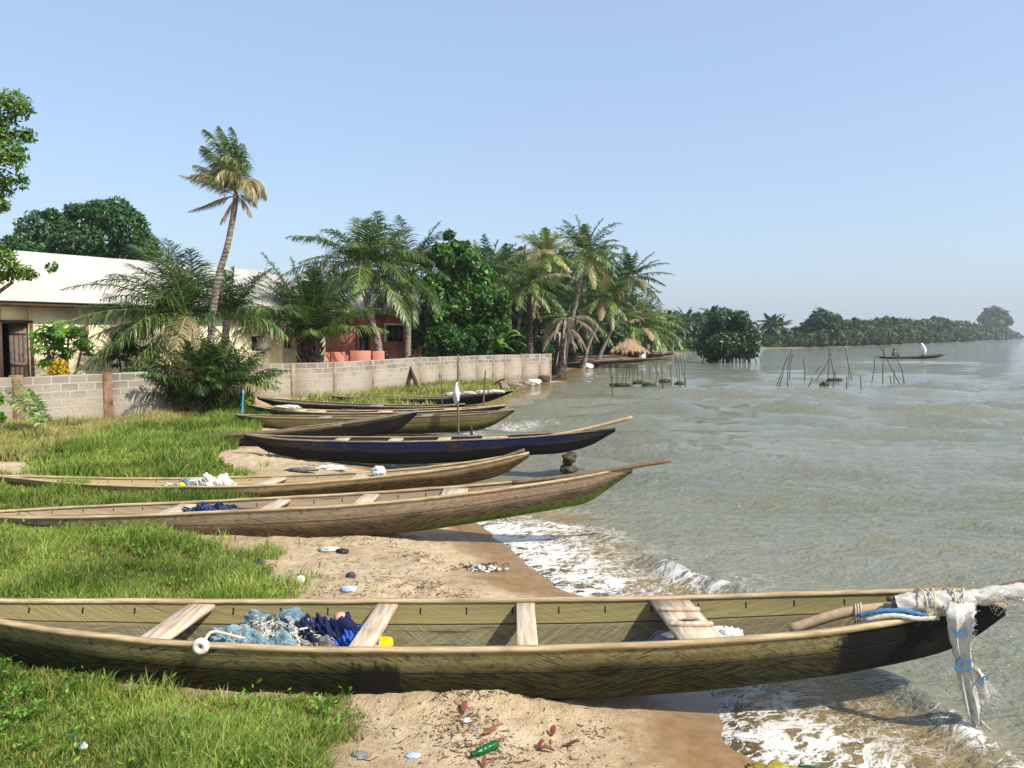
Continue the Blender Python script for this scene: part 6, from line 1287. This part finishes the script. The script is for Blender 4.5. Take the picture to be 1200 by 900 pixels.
# pale foam and weed lump on the wet sand
q = ground_at(565, 668); t = thing('foam_lump', 'white foam clump with dark weed on the wet sand', 'foam', q); r = np.random.default_rng(5); mb = MB()
for k in range(90): u_ = r.normal(size=2)*.55; mb2 = crumple(mb, q+np.array([u_[0]*.17, u_[1]*.075, .012+.03*r.random()*math.exp(-u_@u_)]), r.uniform(.008, .032)*np.array([1.3, 1, .7]), k, 1, .6)
mb.build('foam', WHITEP, t, False, org=q); mb = MB()
for k in range(60): a = q+np.array([r.normal(-.05, .13), r.normal(0, .06), .03]); b_ = a+np.array([r.normal(0, .06), r.normal(0, .04), r.uniform(-.02, .03)]); mb.tube([a, (a+b_)/2+[0, 0, .02], b_], .004, 4)
mb.build('weed', DARKWOOD, t, org=q)['kind'] = 'stuff'
lump('foam_ball', 'small white foam ball at the edge of the grass', 'foam', 352, 683, (.045, .04, .04), WHITEP, 3, .1, 'ball', .7)
lump('plastic_bag', 'dark grey plastic scrap on the dry sand between the two nearest canoes', 'litter', 411, 676, (.05, .04, .04), simple('dark_plastic', C(58, 60, 66), .5, .3), 4, .35, 'bag'); lump('plastic_bag', 'pale blue plastic scrap on the sand behind the nearest canoe', 'litter', 409, 692, (.09, .05, .035), simple('pale_blue_plastic', C(170, 190, 210), .4, .2), 5, .4, 'bag')
lump('plastic_bag', 'pale grey plastic half buried in the sand in front of the second canoe', 'litter', 386, 645, (.14, .07, .035), SACK, 6, .4, 'bag'); lump('plastic_bag', 'black plastic scrap beside the half buried grey one', 'litter', 401, 648, (.08, .05, .04), simple('black_plastic', C(40, 38, 38), .5, .3), 7, .4, 'bag'); lump('plastic_bag', 'small black scrap at the grass edge by the second canoe hull', 'litter', 303, 662, (.06, .05, .05), bpy.data.materials['black_plastic'], 8, .4, 'bag')
lump('plastic_bag', 'clear white plastic bag in the grass right of the bottom left corner', 'litter', 217, 851, (.045, .03, .025), WHITEP, 9, .4, 'bag', 1.8); lump('plastic_bag', 'crumpled white bag in the grass at the bottom left', 'litter', 97, 882, (.03, .02, .03), WHITEP, 10, .4, 'bag', 1.2)
lump('plastic_bag', 'grey crumpled bag at the bottom of the sand left of the bottle', 'litter', 421, 886, (.05, .04, .02), GREY, 11, .4, 'bag'); lump('plastic_bag', 'torn blue white wrapper between the grey bag and the bottle', 'litter', 484, 887, (.05, .03, .018), bpy.data.materials['pale_blue_plastic'], 12, .5, 'bag')
lump('plastic_bag', 'white scrap in the wrack above the orange leaf', 'litter', 547, 846, (.035, .025, .02), WHITEP, 13, .4, 'bag')
q = ground_at(910, 907); t = thing('yellow_sack', 'yellow plastic sack washed up at the bottom edge', 'litter', q); mb = MB(); crumple(mb, q+[0, -.03, .015], (.18, .1, .045), 14, 4, .6); mb.build('sack', simple('faded_yellow_plastic', C(176, 158, 54), .5, .3, 9, .5, .3, C(116, 106, 44)), t, False, org=q); mb = MB(); crumple(mb, q+[.2, -.02, .01], (.1, .07, .035), 15, 4, .6); mb.build('weed_tuft', simple('green_weed', C(44, 76, 34), .6, .4, 20), t, True, org=q)
lump('plastic_bag', 'heap of pale netting on the sand in front of the blue painted canoe', 'litter', 388, 551, (.3, .16, .07), NETW, 16, .35, 'bag'); lump('plastic_bag', 'grey netting scrap on the sand left of the pale heap', 'litter', 353, 553, (.3, .1, .05), NETG, 17, .4, 'bag')
# wrack: twigs and straw nobody could count
TWIG = simple('twigs', C(112, 84, 58), .9, .4, 20, .2, .1, C(58, 42, 30)); mb = MB(); r = np.random.default_rng(31)
zones = [(440, 870, 60, 24, 40), (535, 850, 40, 20, 110), (560, 820, 60, 10, 110), (620, 870, 70, 22, 36), (500, 694, 45, 8, 150), (440, 670, 80, 25, 110), (500, 655, 28, 6, 70), (420, 640, 60, 8, 60), (690, 850, 40, 14, 30), (380, 550, 40, 6, 60), (640, 895, 80, 8, 40), (560, 880, 40, 14, 70), (400, 700, 40, 8, 50)]
pts_px = []
for a, b_, sx, sy, n in zones:
    for k in range(n): pts_px.append((a+r.normal()*sx*.6, b_+r.normal()*sy*.6))
g = np.array([G(a, b_, .17)[:2] for a, b_ in pts_px]); gz_ = height(g[:, 0], g[:, 1])
for (x_, y_), z_ in zip(g, gz_):
    if z_ < .05: continue
    L = r.uniform(.015, .1)*r.uniform(.5, 1); a = r.uniform(0, 3.14); e = np.array([math.cos(a)*L/2, math.sin(a)*L/2, r.normal(0, .006)]); c_ = np.array([x_, y_, z_+.006]); mb.tube([c_-e, c_+r.normal(0, L*.1, 3)*[1, 1, .2], c_+e], r.uniform(.0009, .003), 4)
o = mb.build('beach_wrack', TWIG); o['kind'] = 'stuff'
mb = MB()
for k in range(1300):
    i = r.integers(len(g)); x_, y_ = g[i]+r.normal(0, .1, 2); s_ = r.uniform(.003, .011); pass
    pts_px.append((x_, y_, s_))
g2 = np.array([p for p in pts_px if len(p) == 3]); gz_ = height(g2[:, 0], g2[:, 1]); V0, T0 = icosphere(0)
for (x_, y_, s_), z_ in zip(g2, gz_):
    if z_ > .05: mb.add(V0*np.array([s_, s_*.8, s_*.6])+[x_, y_, z_+s_*.2], T=T0)
o = mb.build('sand_crumbs', simple('dark_crumbs', C(150, 122, 90), .95, .4, 40, .2, .1, C(92, 70, 50))); o['kind'] = 'stuff'

# ------------------------------------------------------------------ people
SKIN = simple('brown_skin', C(92, 60, 44), .55, .15, 10, .05, .3); HAIR = simple('black_hair', C(18, 16, 16), .8, .2)
def skinned(name, verts, edges, rad, mat, parent, org, root_i=0):
    me = bpy.data.meshes.new(name); me.from_pydata([tuple(v) for v in verts], edges, []); o = bpy.data.objects.new(name, me); link(o)
    sm = o.modifiers.new('skin', 'SKIN'); sm.use_smooth_shade = True
    for i, d_ in enumerate(me.skin_vertices[0].data): d_.radius = (rad[i], rad[i]) if np.isscalar(rad[i]) else rad[i]; d_.use_root = i == root_i
    o.modifiers.new('sub', 'SUBSURF').levels = 2
    dg = bpy.context.evaluated_depsgraph_get(); m2 = bpy.data.meshes.new_from_object(o.evaluated_get(dg)); bpy.data.objects.remove(o); m2.materials.clear(); m2.materials.append(mat); m2.name = name
    for p in m2.polygons: p.use_smooth = True
    o = bpy.data.objects.new(name, m2); link(o, parent); return o
def person(label, loc, face, top, bottom, sit=True, arms='lap', s=1.0):
    root = thing('person', label, 'person', loc); root.rotation_euler = (0, 0, face); root.scale = (s, s, s)
    hip = .0 if sit else .92
    J = {'pelvis': (0, 0, hip+.1), 'waist': (0, .02, hip+.28), 'chest': (0, -.02, hip+.48), 'neck': (0, -.02, hip+.62), 'jaw': (0, -.05, hip+.70), 'head': (0, -.04, hip+.79), 'crown': (0, -.02, hip+.88), 'nose': (0, -.145, hip+.765)}
    E = [('pelvis', 'waist'), ('waist', 'chest'), ('chest', 'neck'), ('neck', 'jaw'), ('jaw', 'head'), ('head', 'crown'), ('head', 'nose')]
    RD = {'pelvis': .15, 'waist': .125, 'chest': (.165, .12), 'neck': .055, 'jaw': .075, 'head': .1, 'crown': .075, 'nose': .018}
    for sd, n_ in ((-1, 'l'), (1, 'r')):
        J['sh'+n_] = (sd*.19, 0, hip+.55); J['el'+n_] = (sd*.25, -.1, hip+.3) if arms != 'paddle' else (sd*.24, -.22, hip+.38)
        J['wr'+n_] = (sd*.12, -.32, hip+.22) if arms == 'lap' else ((sd*.05+.12, -.42, hip+.32+.14*sd) if arms == 'paddle' else (sd*.27, -.05, hip+.02)); J['hd'+n_] = tuple(np.array(J['wr'+n_])+(np.array([-sd*.05, -.06, -.02]) if arms != 'side' else np.array([0, -.02, -.1])))
        J['hp'+n_] = (sd*.1, -.02, hip+.06); J['kn'+n_] = (sd*.16, -.42, hip+.1) if sit else (sd*.1, -.02, .5); J['an'+n_] = (sd*.14, -.42, hip-.32) if sit else (sd*.1, .02, .08); J['to'+n_] = (sd*.15, -.58, hip-.38) if sit else (sd*.11, -.16, .035)
        if sit == 'low': J['kn'+n_] = (sd*.18, -.38, hip+.32); J['an'+n_] = (sd*.13, -.45, hip-.04); J['to'+n_] = (sd*.14, -.6, hip-.06)
        E += [('chest', 'sh'+n_), ('sh'+n_, 'el'+n_), ('el'+n_, 'wr'+n_), ('wr'+n_, 'hd'+n_), ('pelvis', 'hp'+n_), ('hp'+n_, 'kn'+n_), ('kn'+n_, 'an'+n_), ('an'+n_, 'to'+n_)]
        RD.update({'sh'+n_: .062, 'el'+n_: .045, 'wr'+n_: .032, 'hd'+n_: .04, 'hp'+n_: .095, 'kn'+n_: .062, 'an'+n_: .042, 'to'+n_: .035})
    names = list(J); ix = {k: i for i, k in enumerate(names)}
    skinned('body', [J[k] for k in names], [(ix[a], ix[b]) for a, b in E], [RD[k] for k in names], SKIN, root, loc)
    def sub(nm, keys, edges, grow, mat):
        rr = [tuple(np.array(RD[k])*grow) if not np.isscalar(RD[k]) else RD[k]*grow+.012 for k in keys]; i2 = {k: i for i, k in enumerate(keys)}
        skinned(nm, [J[k] for k in keys], [(i2[a], i2[b]) for a, b in edges], rr, mat, root, loc)
    sub('shirt', ['pelvis', 'waist', 'chest', 'shl', 'shr', 'ell', 'elr'], [('pelvis', 'waist'), ('waist', 'chest'), ('chest', 'shl'), ('chest', 'shr'), ('shl', 'ell'), ('shr', 'elr')], 1.12, top)
    sub('trousers', ['pelvis', 'hpl', 'hpr', 'knl', 'knr'], [('pelvis', 'hpl'), ('pelvis', 'hpr'), ('hpl', 'knl'), ('hpr', 'knr')], 1.15, bottom)
    V, T = icosphere(3); V = V*[.098, .115, .1]; T = np.array([f for f in T if V[f].mean(0)[2] > .02-.5*max(V[f].mean(0)[1], -.1)*0-.3*(V[f].mean(0)[1] > .02)])
    fast_mesh('hair', V+[0, -.03, hip+.815], None, T, HAIR, root, True)
    return root
wx_, wh_, wz_, wy_ = cf.at(pix_x(1047, 88, .3)); pl_ = (pix_x(1047, 88, .3), 88, wh_+.02)
CLR = {k: simple(k+'_garment', v, .85, .2, 8, .3, .1) for k, v in {'grey': C(130, 126, 124), 'white': C(226, 224, 220), 'teal': C(40, 130, 130), 'dark': C(44, 46, 60), 'red': C(150, 90, 84), 'khaki': C(150, 130, 104)}.items()}
person('person in a grey shirt sitting and paddling in the far canoe', pl_, R(75), CLR['grey'], CLR['khaki'], 'low', 'paddle', 1.15)
t = thing('paddle', 'thin paddle held by the person in the far canoe', 'paddle', pl_); pp_ = np.array(pl_); MB().tube([pp_+[.35, -.25, 1.1], pp_+[.45, -.55, -.1]], .02, 6).build('shaft', POLEDARK, t, org=pp_); MB().box(pp_+[.47, -.6, -.28], (.12, .025, .4)).build('blade', POLEDARK, t, org=pp_)
A, B = P(1081, 418, 88), P(1079, 402, 88); t = thing('sail', 'small white sail bulging on a short mast in the far canoe', 'sail', A); MB().tube([A-[0, 0, .1], P(1082.5, 401, 88)], .03, 6).build('mast', POLEDARK, t, org=A); V = []; n = 9
for i in range(14):
    s = i/13; w_ = .1+.55*math.sin(math.pi*min(1, .12+s*.88))**.8*(1-.45*s)
    for j in range(n): u = j/(n-1); V.append(A+(B-A)*(.14+.86*s)+np.array([(u-.4)*w_*1.35+.12*math.sin(s*2.6), -.35*math.sin(math.pi*u)*math.sin(math.pi*(s*.9+.05)), 0]))
o = fast_mesh('sail_cloth', V, [(i*n+j, (i+1)*n+j, (i+1)*n+j+1, i*n+j+1) for i in range(13) for j in range(n-1)], None, CLR['white'], t, True, org=A); o.modifiers.new('thick', 'SOLIDIFY').thickness = .02
person('person in dark clothes crouching under the white sail of the far canoe', (pix_x(1082, 88.2, .4), 88.3, cf.at(pix_x(1082, 88, .3))[1]-.3), R(-80), CLR['dark'], CLR['dark'], 'low', 'lap', .8)
for px, py, D, tp_, bt_, s_, lab in ((453, 408.5, 38.5, 'dark', 'dark', 1., 'person in dark clothes seated behind the long wall in front of the pink house window'), (484, 410, 40, 'grey', 'dark', 1., 'person in a grey shirt seated behind the wall left of two in white'), (496, 409.5, 40.5, 'white', 'khaki', 1., 'person in a white shirt behind the wall next to the one in grey'), (503, 411.5, 40, 'white', 'white', 1., 'person dressed all in white leaning lower behind the wall'), (515, 410, 40, 'teal', 'dark', 1., 'person in a teal shirt at the edge of the shrubs behind the wall')):
    q = P(px, py, D); z = q[2]-.9*s_; person(lab, (q[0], D, z), R(random.uniform(-60, 60)), CLR[tp_], CLR[bt_], True, 'lap', s_)
    t = thing('stool', 'wooden stool under the '+' '.join(lab.split()[:6]), 'stool', (q[0], D, .4)); oo = np.array([q[0], D, .4])
    bevel(MB().box((q[0], D, z-.02), (.4, .4, .05)).build('seat', POLEDARK, t, org=oo), .01, 1)
    for sx in (-1, 1):
        for sy in (-1, 1): MB().tube([(q[0]+sx*.16, D+sy*.16, .3), (q[0]+sx*.15, D+sy*.15, z-.045)], .022, 6).build('leg', POLEDARK, t, org=oo)

# ------------------------------------------------------------------ the air
m = NT('haze_air'); v = m.t.nodes.new('ShaderNodeVolumePrincipled'); v.inputs['Color'].default_value = (.9, .96, 1, 1); v.inputs['Density'].default_value = .00036; v.inputs['Anisotropy'].default_value = .2
m.t.links.new(v.outputs[0], m.out.inputs[1])
o = MB().box((350, 1060, 18), (2800, 2400, 45)).build('haze', m.m); o['kind'] = 'stuff'

# low leafy weeds among the grass
r = np.random.default_rng(77); xs_ = []
for name, n in (('front', 260), ('middle', 200)):
    x_, y_ = scatter(name, n, r); xs_.append(np.stack([x_, y_], 1))
xy = np.vstack(xs_); zz = height(xy[:, 0], xy[:, 1]); V = []; t_ = []
for (x_, y_), z_ in zip(xy, zz):
    for j in range(r.integers(5, 12)):
        d_ = nrm0(r.normal(size=3)*[1, 1, .4]); c_ = np.array([x_, y_, z_+r.uniform(.04, .12)])+d_*[.05, .05, .02]; a = nrm0(d_+[0, 0, .35]); b_ = nrm0(np.cross(a, [0.1, 0, 1.])); L = r.uniform(.012, .026)
        V += [c_-a*L, c_+b_*L*.5, c_+a*L, c_-b_*L*.5]; t_.append(r.random())
o = fast_mesh('ground_weeds', V, np.arange(len(V)).reshape(-1, 4), None, bpy.data.materials['papaya_leaf'], attrs={'tint': np.repeat(t_, 4), 'dry': np.zeros(len(V))}); o['kind'] = 'stuff'
